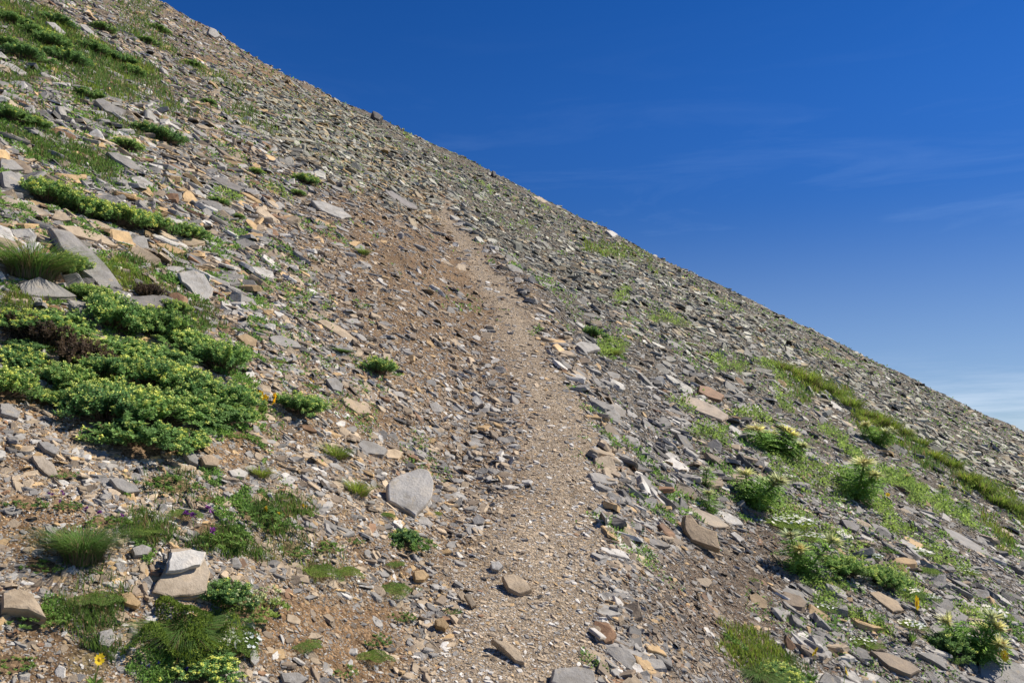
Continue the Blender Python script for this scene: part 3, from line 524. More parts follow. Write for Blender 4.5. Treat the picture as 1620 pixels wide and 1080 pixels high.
def thistle_meshes(seed, heads=3, lean=0.0):
    """unit height ~1: thick leafy stems with spiny lobed leaves, pale yellow spiky heads"""
    r = np.random.default_rng(seed); f = Acc(); res, sts = [], []
    for s_ in range(heads):
        st = Acc()
        a0 = r.uniform(0, 6.28) if heads > 1 else 0; q0 = .10 if heads > 1 else 0
        root = np.array([math.cos(a0) * q0 * .6, math.sin(a0) * q0 * .6, -.04]); top = root + np.array([math.cos(a0) * .48 * (heads > 1) * r.uniform(.5, 1.1) + lean, math.sin(a0) * .48 * (heads > 1) * r.uniform(.5, 1.1), r.uniform(.45, 1.0)])
        ax = unit(top - root); K = 6
        for g in range(5):
            t0, t1 = g / 5, (g + 1) / 5; ring = []
            u = unit(np.cross(ax, [0.3, 1, 0.1])); v = np.cross(ax, u)
            for t in (t0, t1): ring += [root + (top - root) * t + (u * math.cos(k * 1.047) + v * math.sin(k * 1.047)) * .022 * (1.2 - .5 * t) for k in range(6)]
            i = np.arange(6); st.add(np.array(ring), [np.stack([i, (i + 1) % 6, 6 + (i + 1) % 6, 6 + i], -1)], G_LIME * .8)
        nl = 34
        for k in range(nl):
            t = .05 + .9 * k / nl; b = root + (top - root) * t; an = k * 2.4 + r.uniform(-.3, .3); L_ = (.10 + .34 * math.sin(math.pi * (.22 + .66 * t))) * r.uniform(.6, 1.25)
            d = unit(u * math.cos(an) + v * math.sin(an) + ax * r.uniform(.0, .6)); sd_ = unit(np.cross(d, ax)); up = np.cross(sd_, d)
            # midrib + side lobes, each ending in a spine
            segs = 7; tt = np.linspace(.12, .95, segs); ctr = b + np.outer(tt * L_, d) + np.outer(-.35 * (tt ** 2) * L_, ax)
            leaves(f, r, np.array([b]), (unit(ctr[-1] - b))[None], np.array([L_]), np.array([.026]), G_HERB * 1.1, .1)
            for sg in (-1, 1):
                dd = unit(d * .6 + sd_ * sg + up * r.uniform(-.2, .5, (segs, 1))); wl = .085 * np.sin(np.clip(tt * 2.6 + .35, 0, 3.0)) + .02
                leaves(f, r, ctr, dd, wl, np.full(segs, .016), G_HERB * 1.6, .2)
        hd = Acc(); u = unit(np.cross(ax, [0.3, 1, 0.1])); v = np.cross(ax, u)
        # head: tight core of pale bracts plus a ruff of long spiny bracts
        n = 90; d = unit(r.normal(0, 1, (n, 3)) + ax * 1.0); leaves(hd, r, np.repeat(top[None], n, 0) + d * .01, d, r.uniform(.09, .15, n), np.full(n, .013), np.array([.62, .58, .32]), .2)
        n = 46; an = r.uniform(0, 6.28, n); d = unit(np.outer(np.cos(an), u) + np.outer(np.sin(an), v) + np.outer(r.uniform(.0, 1.3, n), ax)); leaves(hd, r, np.repeat(top[None], n, 0), d, r.uniform(.20, .30, n), np.full(n, .021), np.array([.74, .76, .42]), .2)
        n = 12; d = unit(r.normal(0, .4, (n, 3)) + ax); leaves(hd, r, np.repeat(top[None] + ax * .06, n, 0), d, np.full(n, .06), np.full(n, .012), np.array([.42, .30, .14]), .2); res.append(hd.mesh('head', [M_PETAL])); sts.append(st.mesh('stem', [M_LEAF]))
    return dict(leaves=f.mesh('leaves', [M_LEAF]), flower_head=res, stem=sts)
def daisy_meshes(seed, heads=1, petal=(.85, .62, .02), core=(.70, .42, .02)):
    """unit: stalk height 1"""
    r = np.random.default_rng(seed); pt, dc, st, lf = Acc(), Acc(), Acc(), Acc()
    for k in range(heads):
        top = np.array([r.uniform(-.25, .25) * (heads > 1), r.uniform(-.1, .1), r.uniform(.75, 1.0)]); b = np.array([top[0] * .2, 0, -.05]); s_ = np.array([.018, 0, 0]); s2 = np.array([0, .018, 0])
        for q in (s_, s2): st.add(np.array([b - q, b + q, top + q, top - q]), [np.arange(4)[None]], G_HERB)
        nrm = unit(np.array([.1, -.75, .75]) + r.normal(0, .15, 3)); u = unit(np.cross(nrm, [0, 0, 1])); v = np.cross(nrm, u); n = 18; an = np.arange(n) * 2 * math.pi / n + r.normal(0, .06, n)
        d = unit(np.outer(np.cos(an), u) + np.outer(np.sin(an), v) + nrm * .25); V, Fq = leafquad(np.repeat(top[None], n, 0) + d * .05, np.repeat(top[None], n, 0) + d * r.uniform(.2, .25, (n, 1)), unit(np.cross(nrm, d)), .035)
        pt.add(V, Fq, np.asarray(petal))
        kk = np.arange(10) * .628; ring = top + nrm * .02 + .075 * (np.outer(np.cos(kk), u) + np.outer(np.sin(kk), v)); V = np.vstack([ring, top + nrm * .06, top - nrm * .05])
        i = np.arange(10); dc.add(V, [np.concatenate([np.stack([i, (i + 1) % 10, i * 0 + 10], -1), np.stack([(i + 1) % 10, i, i * 0 + 11], -1)])], np.asarray(core))
    n = 26; an = r.uniform(0, 6.28, n); d = unit(np.stack([np.cos(an), np.sin(an), r.uniform(.1, .9, n)], -1)); leaves(lf, r, np.zeros((n, 3)), d, r.uniform(.25, .5, n), np.full(n, .05), G_HERB, .2)
    return dict(petals=pt.mesh('petals', [M_PETAL]), disc=dc.mesh('disc', [M_PETAL]), stalk=st.mesh('stalk', [M_LEAF]), leaves=lf.mesh('leaves', [M_LEAF]))

SP = [spurge_meshes(s, 1.15) for s in (1, 2, 3)]; SPX = [spurge_meshes(s, 1.1, headk=.25, leafcol=G_SPURGE * .9) for s in (4, 5)]
TF = [tuft_meshes(s) for s in (11, 12, 13)]; TFD = [tuft_meshes(s, 1500, G_DARKG * 1.7, spread=.42, droop=1.15, w=.0075, ndry=700) for s in (14, 15)]
HB = [herb_meshes(s, 46, ll=.15, lw=.030) for s in (21, 22, 23)]; HBP = herb_meshes(24, 50, ll=.15, lw=.028, flower=(.22, .06, .30), nf=5); HBY = herb_meshes(25, 22, ll=.26, lw=.032, flower=(.75, .52, .03), nf=3)
HBW = herb_meshes(26, 46, G_LIME * .8, ll=.16, lw=.03, flower=(.62, .66, .36), nf=34); HBS = herb_meshes(27, 12, G_SILVER, ll=.3, lw=.09)
VETCH = herb_meshes(28, 10, flower=(.85, .60, .02), nf=12)
MOSS = [cushion_meshes(31, G_GRASS * .9, nl=9000, lsc=.62, lumps=.7), cushion_meshes(32, G_LIME * .8, nl=4600, lsc=.75)]
CW = [cushion_meshes(33, G_LIME * .9, (.95, .95, .92), 80, fsize=.10), cushion_meshes(34, G_LIME * .85, (.95, .95, .92), 40, fsize=.10)]
TH = [thistle_meshes(41, 4), thistle_meshes(42, 3), thistle_meshes(43, 5), thistle_meshes(44, 1)]
DA = [daisy_meshes(51, 1), daisy_meshes(52, 3)]
BELL = herb_meshes(53, 7, ll=.4, flower=(.09, .07, .42), nf=2)

def put_plant(name, cat, kit, px, py, wpx, label=None, group=None, short=None, desc=None, zk=1.0, tilt=.35, units=2.0):
    """kit is dict of part meshes of unit radius; base point at photo point (px,py); wpx its width in the photo"""
    P = hit1(px, py); d = math.sqrt(P[0] ** 2 + P[1] ** 2 + (P[2] - CAM_H) ** 2); s = wpx / F * d / units
    n = slope_n(P[0], P[1]); up = (1 - tilt) * np.array([0, 0, 1.0]) + tilt * n; up /= np.linalg.norm(up); yaw = rng.uniform(0, 6.28)
    if name == 'thistle': up = unit(up + rng.normal(0, .10, 3)); zk *= rng.uniform(.75, .98)
    ax = unit(np.cross(up, [math.sin(yaw), math.cos(yaw), 0.01])); ay = np.cross(up, ax)
    from mathutils import Matrix
    M = Matrix(((ax[0] * s, ay[0] * s, up[0] * s * zk, P[0]), (ax[1] * s, ay[1] * s, up[1] * s * zk, P[1]), (ax[2] * s, ay[2] * s, up[2] * s * zk, P[2] - .01 * s), (0, 0, 0, 1)))
    root = bpy.data.objects.new(name, None); C.objects.link(root); root.empty_display_size = .05; root.matrix_world = M
    for pn, me in kit.items():
        for m_ in (me if isinstance(me, list) else [me]):
            if m_ is not None: link(pn, m_, root)
    tag(root, label, cat, group, 'thing'); things.append(dict(o=root, P=P, r=s * (1.0 if units == 2 else .5), short=short, desc=desc, kind='plant', px=px, py=py)); return root

# --- spurge thicket and clumps
G_TH = 'spurge clumps of the big thicket'
WITHER = spurge_meshes(8, 1.1, headk=0, leafcol=np.array([.115, .080, .055]))
for px, py, w, l in [(62, 545, 90, 'withered brown brush in the upper part of the spurge thicket'), (125, 572, 80, 'withered brown brush in the middle of the spurge thicket'), (20, 520, 60, 'withered brown brush at the uphill end of the spurge thicket'), (235, 470, 50, 'withered brown brush under the dark overhanging slab edge')]:
    put_plant('withered_brush', 'dead plant', WITHER, px, py, w, l, zk=1.0)
_r = np.random.default_rng(5)
for i, (px, py, w) in enumerate([(35, 515, 105), (105, 520, 100), (175, 522, 105), (240, 528, 100), (292, 556, 95), (335, 590, 90), (70, 548, 85), (140, 552, 90), (205, 558, 105), (262, 575, 105), (15, 612, 95), (88, 606, 85), (155, 596, 100), (225, 602, 110), (290, 612, 110), (338, 628, 95), (362, 648, 70),
                                 (25, 560, 70), (330, 620, 60), (125, 610, 60), (60, 625, 60), (120, 640, 70), (180, 640, 105), (245, 640, 115), (310, 652, 105), (200, 668, 120), (265, 676, 130), (225, 700, 110), (170, 655, 110), (325, 668, 110), (285, 700, 90), (45, 590, 70), (335, 655, 70)]):
    px += _r.uniform(-16, 16); py += _r.uniform(-15, 15); w *= _r.uniform(.8, 1.15)
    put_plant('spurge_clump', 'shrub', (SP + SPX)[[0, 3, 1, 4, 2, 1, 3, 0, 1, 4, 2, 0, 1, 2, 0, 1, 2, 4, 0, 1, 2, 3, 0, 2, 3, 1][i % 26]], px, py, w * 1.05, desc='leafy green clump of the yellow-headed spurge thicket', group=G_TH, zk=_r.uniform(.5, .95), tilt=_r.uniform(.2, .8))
for px, py, w in [(75, 318, 80), (130, 340, 80), (185, 355, 85), (235, 362, 70), (298, 376, 58)]:
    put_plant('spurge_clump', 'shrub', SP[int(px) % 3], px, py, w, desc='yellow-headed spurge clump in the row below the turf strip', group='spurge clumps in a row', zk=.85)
put_plant('spurge_clump', 'shrub', SP[0], 600, 590, 62, 'round spurge clump standing alone on the bare bank with its shadow beside it', short='the round spurge clump', zk=.95)
put_plant('spurge_clump', 'shrub', SP[1], 474, 652, 88, 'wide low spurge clump on gravelly soil beside the yellow flower spike', short='the wide spurge clump', zk=.8)
put_plant('spurge_clump', 'shrub', SPX[0], 262, 225, 62, 'spurge clump below a shadowed block on the upper slope', short='the upper spurge clump', zk=.8)
put_plant('spurge_clump', 'shrub', SPX[1], 232, 210, 44, 'smaller spurge clump hugging the upper one', zk=.8)
put_plant('spurge_clump', 'shrub', SP[2], 275, 492, 46, 'bright spurge clump below the notched pale slab', short='the bright slab-side spurge', zk=.9)
for px, py, w, i in [(40, 95, 60, 0), (80, 75, 60, 1), (105, 100, 60, 0), (60, 60, 50, 1), (20, 80, 50, 0), (150, 85, 50, 1), (190, 100, 46, 0), (20, 40, 50, 1), (90, 40, 46, 0), (210, 118, 40, 1), (140, 155, 44, 0), (200, 235, 46, 1),
                     (235, 70, 30, 0), (305, 106, 30, 1), (165, 50, 36, 0), (15, 190, 60, 1), (60, 200, 40, 0), (330, 165, 26, 1), (485, 290, 46, 0), (345, 322, 34, 1), (405, 274, 26, 0), (470, 308, 26, 1), (250, 50, 30, 0), (375, 345, 24, 1)]:
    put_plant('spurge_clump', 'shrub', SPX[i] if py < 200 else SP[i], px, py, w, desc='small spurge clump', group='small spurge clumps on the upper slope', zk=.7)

# --- grass
put_plant('grass_tussock', 'grass tuft', TFD[0], 130, 885, 92, 'big dark grass tussock with a skirt of dead straw on the eroded bank', short='the big tussock', zk=2.0, tilt=.1, units=1.9)
put_plant('herb_patch', 'plant', HBP, 100, 800, 50, 'purple-flowered herb on the uphill shoulder of the big tussock', zk=1.0)
put_plant('herb_patch', 'plant', HBP, 165, 825, 60, 'purple-flowered herb on the downhill shoulder of the big tussock', zk=1.0)
put_plant('grass_tussock', 'grass tuft', TFD[1], 50, 440, 105, 'tall dark grass tussock above the spurge thicket', short='the tall dark tussock', zk=1.7, tilt=.1, units=1.9)
put_plant('spurge_clump', 'shrub', SP[1], 110, 432, 60, 'spurge clump wedged between the tall dark tussock and a long slab', zk=1.1)
put_plant('spurge_clump', 'shrub', SP[2], 140, 475, 70, 'spurge clump under the foot of the long grey slab', zk=.8)
put_plant('moss_cushion', 'plant', MOSS[0], 295, 1010, 160, 'broad mossy green cushion with fine grass at the foot of the slope', short='the mossy cushion', zk=1.3)
put_plant('grass_tussock', 'grass tuft', TFD[1], 290, 1000, 110, 'fine grass sprouting from the top of the mossy cushion', zk=.8)
put_plant('spurge_clump', 'shrub', SP[0], 320, 1066, 110, 'yellow-tipped spurge at the lower edge of the mossy cushion', short='the yellow-tipped spurge', zk=.6)
put_plant('white_flower_patch', 'flowers', CW[0], 376, 1022, 64, 'small patch of white flowers beside the mossy cushion', short='the white flower patch', zk=1.4)
for px, py, t in [(256, 1066, 'under the mossy cushion, uphill one'), (293, 1066, 'under the mossy cushion, downhill one'), (357, 1030, 'touching the white flower patch')]:
    put_plant('blue_bellflower', 'flower', BELL, px, py, 46, 'deep blue bellflower ' + t, zk=1.2)
put_plant('herb_patch', 'plant', HBW, 398, 962, 110, 'leafy patch with pale cream flowers beside the propped slab', short='the cream-flowered patch', zk=.9)
put_plant('spurge_clump', 'shrub', SPX[0], 360, 950, 80, 'dark leafy clump on the uphill side of the cream-flowered patch', zk=.8)
put_plant('yellow_vetch', 'flower', VETCH, 414, 646, 40, 'bright yellow flower spike at the downhill edge of the spurge thicket', short='the yellow flower spike', zk=1.9)
put_plant('herb_patch', 'plant', HBY, 488, 612, 40, 'dark herb with two yellow flowers above the wide spurge clump', short='the two-flowered herb', zk=1.1)
put_plant('herb_patch', 'plant', HBS, 495, 412, 32, 'dark blue-green leafy herb alone on the upper bank', short='the blue-green herb', zk=1.5)
put_plant('herb_patch', 'plant', HBY, 432, 832, 80, 'leafy herb with yellow blossoms on the lower slope', short='the yellow-blossomed herb', zk=1.0)
put_plant('herb_patch', 'plant', HBY, 487, 812, 40, 'small yellow-flowered herb downhill of a larger one', zk=1.2)
put_plant('herb_patch', 'plant', HBP, 340, 850, 115, 'wide feathery herb patch with purple flowers above the propped slab', short='the purple-flowered patch', zk=.9)
put_plant('herb_patch', 'plant', HB[0], 270, 765, 90, 'dark leafy herb patch uphill of a pale slab, below the thicket', short='the dark herb patch', zk=1.0)
put_plant('herb_patch', 'plant', HB[1], 400, 810, 95, 'green herb patch above the yellow-blossomed herb', zk=.9)
put_plant('herb_patch', 'plant', HB[2], 645, 860, 92, 'dark green herb patch at the foot of the leaning rock', short='the rock-foot herb patch', zk=1.2)
put_plant('spurge_clump', 'shrub', SPX[1], 640, 856, 60, 'low leafy clump inside the herb patch at the foot of the leaning rock', zk=.7)
put_plant('grass_tuft', 'grass tuft', TF[0], 565, 780, 62, 'bright grass tuft uphill of the leaning rock', short='the bright rock-side tuft', zk=1.0, units=2.2)
put_plant('grass_tuft', 'grass tuft', TF[1], 530, 722, 64, 'bright grass tuft uphill of the grey and tan stone pair', short='the stone-pair tuft', zk=.85, units=2.2)
put_plant('grass_tuft', 'grass tuft', TF[2], 412, 752, 50, 'low bright grass tuft below the yellow flower spike', short='the low bright tuft', zk=.8, units=2.2)
put_plant('grass_tuft', 'grass tuft', TFD[0], 541, 558, 36, 'brownish grass tuft at the end of the long pale tan slab', zk=1.0, units=2.2)
put_plant('grass_tuft', 'grass tuft', TF[0], 574, 402, 32, 'small bright grass tuft high on the bank', short='the high bank tuft', zk=.9, units=2.2)
put_plant('spurge_clump', 'shrub', SPX[0], 938, 532, 42, 'dark green clump on the downhill edge of the trail', short='the trail-edge clump', zk=.9)
put_plant('grass_tuft', 'grass tuft', TF[1], 966, 560, 50, 'bright green tuft just downhill of the trail-edge clump', short='the trail-edge tuft', zk=.6, units=2.2)
for i, (px, py, w) in enumerate([(1235, 582, 34), (1255, 592, 38), (1275, 603, 40), (1300, 614, 34), (1322, 626, 34), (1345, 642, 38), (1366, 656, 30), (1388, 666, 38), (1408, 676, 34), (1428, 684, 26), (1478, 722, 30), (1505, 736, 34), (1530, 758, 34), (1553, 774, 36), (1578, 794, 34), (1604, 806, 34), (1372, 668, 26), (1456, 700, 24)]):
    put_plant('grass_tuft', 'grass tuft', TF[i % 3], px, py + 4, w * 1.4, desc='green grass tuft in the long band of grass', group='grass tufts in the band on the downhill side', zk=1.0, units=2.0)
put_plant('grass_tuft', 'grass tuft', TFD[1], 1200, 1066, 80, 'fine mixed grass tuft on the dark gravel at the bottom', short='the gravel grass tuft', zk=.7, units=2.0)
put_plant('herb_patch', 'plant', HB[0], 1150, 1015, 60, 'small green herb uphill of the gravel grass tuft', zk=1.1)
put_plant('spurge_clump', 'shrub', SP[2], 1235, 1080, 80, 'lime-headed clump on the downhill side of the gravel grass tuft', zk=.7)
for px, py, w in [(620, 932, 62), (592, 1012, 55), (635, 975, 46), (625, 893, 32), (715, 966, 30), (560, 855, 36), (515, 865, 60), (545, 905, 50), (485, 1022, 46), (65, 895, 60), (65, 975, 80), (150, 950, 60), (20, 1050, 60), (590, 1040, 50), (40, 795, 60), (230, 842, 50), (100, 750, 50), (500, 905, 70),
                  (380, 690, 60), (440, 572, 26), (445, 600, 24), (360, 520, 50), (460, 870, 60), (655, 930, 26), (540, 1060, 50), (290, 815, 50), (330, 790, 40), (1190, 918, 30), (1290, 882, 36), (690, 812, 20), (610, 815, 30), (1350, 1015, 50), (1400, 870, 40), (1470, 905, 36), (1500, 1040, 40)]:
    k = int(px) % 3; put_plant('herb_patch', 'plant', [HB[k], HB[(k + 1) % 3], MOSS[1]][int(py) % 3], px, py, w, desc='small green herb patch', group='small herb patches among the stones', zk=.9)

# --- thistles and downhill plants
put_plant('thistle', 'thistle', TH[2], 1220, 712, 67, 'wide yellow-headed thistle above the others, one head brown', short='the uppermost wide thistle', zk=.62, units=.8, tilt=.08)
put_plant('thistle', 'thistle', TH[0], 1186, 796, 62, 'stout dark-leaved thistle with pale yellow heads beside the gravel', short='the stout thistle', zk=.85, units=.8, tilt=.08)
put_plant('thistle', 'thistle', TH[3], 1116, 768, 38, 'slim thistle standing on the uphill side of the stout thistle', short='the slim thistle', zk=.9, units=.75, tilt=.08)
put_plant('thistle', 'thistle', TH[3], 1122, 806, 40, 'short thistle just above the flat brownish-grey slab', short='the short thistle', zk=.8, units=.75, tilt=.08)
put_plant('thistle', 'thistle', TH[1], 1352, 785, 69, 'thistle with four spread yellow heads and a yellow daisy beside it', short='the spread thistle', zk=.75, units=.8, tilt=.08)
put_plant('thistle', 'thistle', TH[0], 1388, 702, 34, 'small thistle standing beneath the long band of grass', short='the band-side thistle', zk=.9, units=.8, tilt=.08)
put_plant('thistle', 'thistle', TH[1], 1268, 902, 64, 'dark shaded thistle below the large white flower patch', short='the dark shaded thistle', zk=.8, units=.8, tilt=.08)
put_plant('thistle', 'thistle', TH[2], 1538, 1040, 57, 'tall pale thistle above the smooth corner slab', short='the corner thistle', zk=.9, units=.8, tilt=.08)
for px, py, w in [(1490, 790, 24), (1530, 815, 22), (1440, 770, 20)]: put_plant('thistle', 'thistle', TH[3], px, py, w, desc='tiny distant thistle', group='tiny thistles low on the open slope', zk=1.0, units=.75, tilt=.08)
put_plant('spurge_clump', 'shrub', SP[0], 1335, 908, 72, 'leafy lime-headed clump downhill of the dark shaded thistle', short='the lime-headed clump', zk=.85)
put_plant('spurge_clump', 'shrub', SP[1], 1400, 925, 66, 'leafy clump beyond the lime-headed one, above the ochre-brown slab', zk=.85)
put_plant('spurge_clump', 'shrub', SPX[1], 1500, 1030, 66, 'leafy clump on the uphill side of the corner thistle', zk=.8)
put_plant('white_flower_patch', 'flowers', CW[0], 1255, 828, 60, 'largest patch of white flowers, on the mat above a dark thistle', short='the large white flower patch', zk=.9)
for px, py, w, i in [(1225, 830, 60, 1), (1280, 850, 50, 1), (1450, 875, 46, 0), (1300, 962, 34, 1), (1565, 970, 50, 1), (1430, 935, 46, 1), (1440, 990, 44, 1), (1365, 1018, 46, 1), (1330, 740, 26, 1), (1245, 755, 30, 1), (1530, 905, 36, 1), (1495, 870, 30, 1), (1380, 880, 30, 0), (1470, 945, 34, 1), (1325, 790, 26, 1), (1120, 560, 20, 1), (196, 388, 26, 0), (282, 356, 22, 0), (1090, 545, 24, 1), (1040, 480, 18, 1)]:
    put_plant('white_flower_patch', 'flowers', CW[i], px, py, w, desc='small white-flowered mat', group='small white-flowered mats', zk=.8)
put_plant('yellow_daisy', 'flower', DA[0], 1583, 1080, 16, 'single yellow daisy on a tall stalk in front of the corner slab', short='the corner daisy', zk=1.6, units=.6)
put_plant('yellow_daisy', 'flower', DA[0], 1284, 1076, 12, 'yellow daisy bud downhill of the gravel grass tuft', zk=2.0, units=.5)
put_plant('yellow_daisy', 'flower', DA[0], 1332, 1095, 12, 'yellow daisy at the bottom between two clumps of gravel', zk=1.5, units=.5)
put_plant('yellow_daisy', 'flower', DA[0], 1442, 1016, 10, 'long-stalked yellow daisy above the curved grey slab', zk=3.2, units=.5)
put_plant('yellow_daisy', 'flower', DA[0], 150, 1082, 16, 'yellow daisy on bare soil uphill of the mossy cushion', zk=1.3, units=.5)
put_plant('yellow_daisy', 'flower', DA[0], 1380, 786, 12, 'yellow daisy at the downhill side of the spread thistle', zk=1.4, units=.5)
put_plant('yellow_daisy', 'flower', DA[0], 1402, 800, 8, 'tiny yellow daisy below the one by the spread thistle', zk=1.2, units=.5)
N_PLANT = len(things)

# ------------------------------------------------------------------ sample the slope for loose stones
def sample(n, qmin, qmax, r, u0=.88):
    q = r.uniform(qmin, qmax, n); t = 1 / q; u = r.uniform(-u0, u0, n); x = u * t; y = t
    P = np.stack([x, y, H(x, y)], -1); px, py, d = project(P)
    inside = (px > -60) & (px < 1680) & (py < 1140) & (py > -60)
    keep = (px > -420) & (px < 2040) & (py < 1500) & (py > -420) & (inside | (r.random(n) < .35))
    return P[keep], inside[keep]
NST = 820000
P, ins = sample(NST, 1 / 95, 1 / 1.9, rng)
P2, ins2 = sample(150000, 1 / 1.9, 1 / 1.1, rng); P = np.concatenate([P, P2]); ins = np.concatenate([ins, ins2])   # the near uphill bank
Z = zones(P); n = len(P)
pr = rng.random(n)
size_px = 3.0 * (1 - pr) ** (-1 / 2.25)                        # Pareto sizes, in photo pixels
mult = 1.0 - .16 * Z['right'] + .38 * Z['slab'] * (Z['right'] < .5) + .25 * Z['slab'] * (Z['right'] >= .5) * (Z['py'] > 560) - .28 * Z['bank'] - .35 * Z['gravel'] - .15 * Z['soil']
mult = np.where(Z['tread'] > .5, .50, np.clip(mult, .5, 2.0))
mult = mult * (1 + .38 * vn(P[:, 0] / 1.9, P[:, 1] / 4.3, 93) * (1 - Z['tread'])); mult = mult + .08 * (Z['s'] < -1.6) * (1 - Z['bank']) * (Z['d'] < 9); size_px = np.minimum(size_px * mult, np.where(Z['tread'] > .5, 10, np.where(Z['bank'] > .5, 22, np.where(Z['gravel'] > .5, 16, 46))))
size = size_px / F * Z['d']; size = np.minimum(size, .14 + .0062 * Z['d'])
dens = 1 - (.33 + .34 * (Z['d'] < 5.5)) * Z['soil'] - .12 * Z['bank'] * (size_px > 4) - .78 * Z['mat'] - .7 * Z['sward']
dens = np.where((Z['tread'] > .5) | (Z['right'] > .5), np.maximum(dens, .15), dens); dens = dens * (1 - .45 * Z['tread'])
ok = rng.random(n) < dens
P, ins, size, size_px = P[ok], ins[ok], size[ok], size_px[ok]; Z = {k: v[ok] for k, v in Z.items()}; n = len(P)
# keep clear of the hand-placed stones and of the plants' roots
kill = np.zeros(n, bool)
for i, t in enumerate(things):
    d = np.linalg.norm(P - t['P'], axis=1); rr = t['r']
    kill |= (d < rr * (.9 if t['kind'] == 'stone' else .8)) & ((size > rr * .35) | (t['kind'] == 'plant') & (d < rr * .55))
    kill |= (d < rr + size * .5) & (size > rr * .9) & (i < N_HAND)
P, ins, size, size_px = P[~kill], ins[~kill], size[~kill], size_px[~kill]; Z = {k: v[~kill] for k, v in Z.items()}; n = len(P)
# colours
w = np.zeros((n, 7)); w[:] = [.44, .16, .20, .10, .03, .03, .10]
def blend(W, m, t):
    m = m[:, None]; return W * (1 - m) + np.array(t) * m
w = blend(w, Z['right'], [.52, .20, .09, .02, .02, .07, .08]); w = blend(w, np.maximum(Z['bank'], Z['soil']), [.32, .14, .26, .08, .03, .02, .20]); w = blend(w, Z['tread'], [.12, .28, .40, .06, .01, .01, .12]); w = blend(w, Z['gravel'], [.30, .05, .12, .06, .05, .10, .36])
w = blend(w, (Z['right'] < .5) * Z['slab'] * .7, [.58, .12, .12, .06, .02, .06, .06])
cid = (rng.random((n, 1)) > np.cumsum(w / w.sum(1, keepdims=True), 1)).sum(1).clip(0, 6)
olive = np.array([.97, 1.0, .84])                             # the far side of the trail is filmed with grey-green lichen
col = CARR[cid] * np.clip(1 + rng.normal(0, .15, (n, 1)), .55, 1.5)
col = col * (1 + .22 * Z['tread'])[:, None] * (1 + .12 * vn(P[:, 0] / 1.7, P[:, 1] / 3.1, 91) + .08 * vn(P[:, 0] / .5, P[:, 1] / .5, 92))[:, None]      # dusty, trodden chips
far = sst(5, 14, Z['d']) * np.maximum(Z['right'], Z['slab'])
col = col * (1 + (olive - 1) * (far * rng.uniform(.3, 1.3, n))[:, None])
# frames: plates lie nearly flat on the slope, dipping a little less steeply than it
sn = slope_n(P[:, 0], P[:, 1]); up = np.array([0, 0, 1.0])
tl = np.where(Z['tread'] > .5, .16, .20 + .12 * rng.random(n) ** 2)[:, None]
nn = unit(sn * .8 + up * .2 + rng.normal(0, 1, (n, 3)) * tl)
yaw = rng.uniform(0, 2 * math.pi, n)
t0 = unit(np.cross(nn, np.stack([np.sin(yaw), np.cos(yaw), 0 * yaw], -1))); t1 = np.cross(nn, t0)
asp = rng.uniform(1.0, 2.3, n)[:, None]; thick = rng.uniform(.08, .24, n)[:, None]; thick = np.where((Z['tread'] > .5)[:, None], thick * 1.5, thick)
hs = (size / 2)[:, None]

# the largest ones in view become stones of their own
vis = ins & (Z['px'] > 8) & (Z['px'] < 1612) & (Z['py'] > 4) & (Z['py'] < 1074) & (Z['tread'] < .5)
cand = np.argsort(-(size_px * vis)); N_BIG = 300 - N_HAND - 4
big = []; 
for i in cand[:2500]:
    if len(big) >= N_BIG: break
    if all(np.linalg.norm(P[i] - P[j]) > (size[i] + size[j]) * .38 for j in big): big.append(i)
big = np.array(big); isbig = np.zeros(n, bool); isbig[big] = True
for i in big:
    r = np.random.default_rng(int(i)); q = rand_outline(r, None, float(asp[i, 0])); poly = P[i] + hs[i] * (q[:, :1] * t0[i] + q[:, 1:] * t1[i]); th = float(size[i] * thick[i, 0] * 1.1)
    poly = poly + nn[i] * th * .36
    V, Fs, c = slab_mesh(r, poly, nn[i], th, layers=1, rough=.05, col=col[i]); me = mk_mesh('stone', V - P[i], Fs, c, [M_STONE]); o = link('slate_stone', me); o.location = P[i]
    sz = size_px[i]; a_ = asp[i, 0]
    desc = ('large ' if sz > np.quantile(size_px[big], .75) else 'small ' if sz < np.quantile(size_px[big], .3) else '') + CNAME[cid[i]] + (' long' if a_ > 1.65 else ' squarish' if a_ < 1.2 else '') + (' thick' if thick[i, 0] > .2 else ' thin' if thick[i, 0] < .12 else '') + ' stone'
    tag(o, None, 'stone', 'loose slate stones on the slope', 'thing'); things.append(dict(o=o, P=P[i], r=size[i] / 2, short=None, desc=desc, kind='stone'))

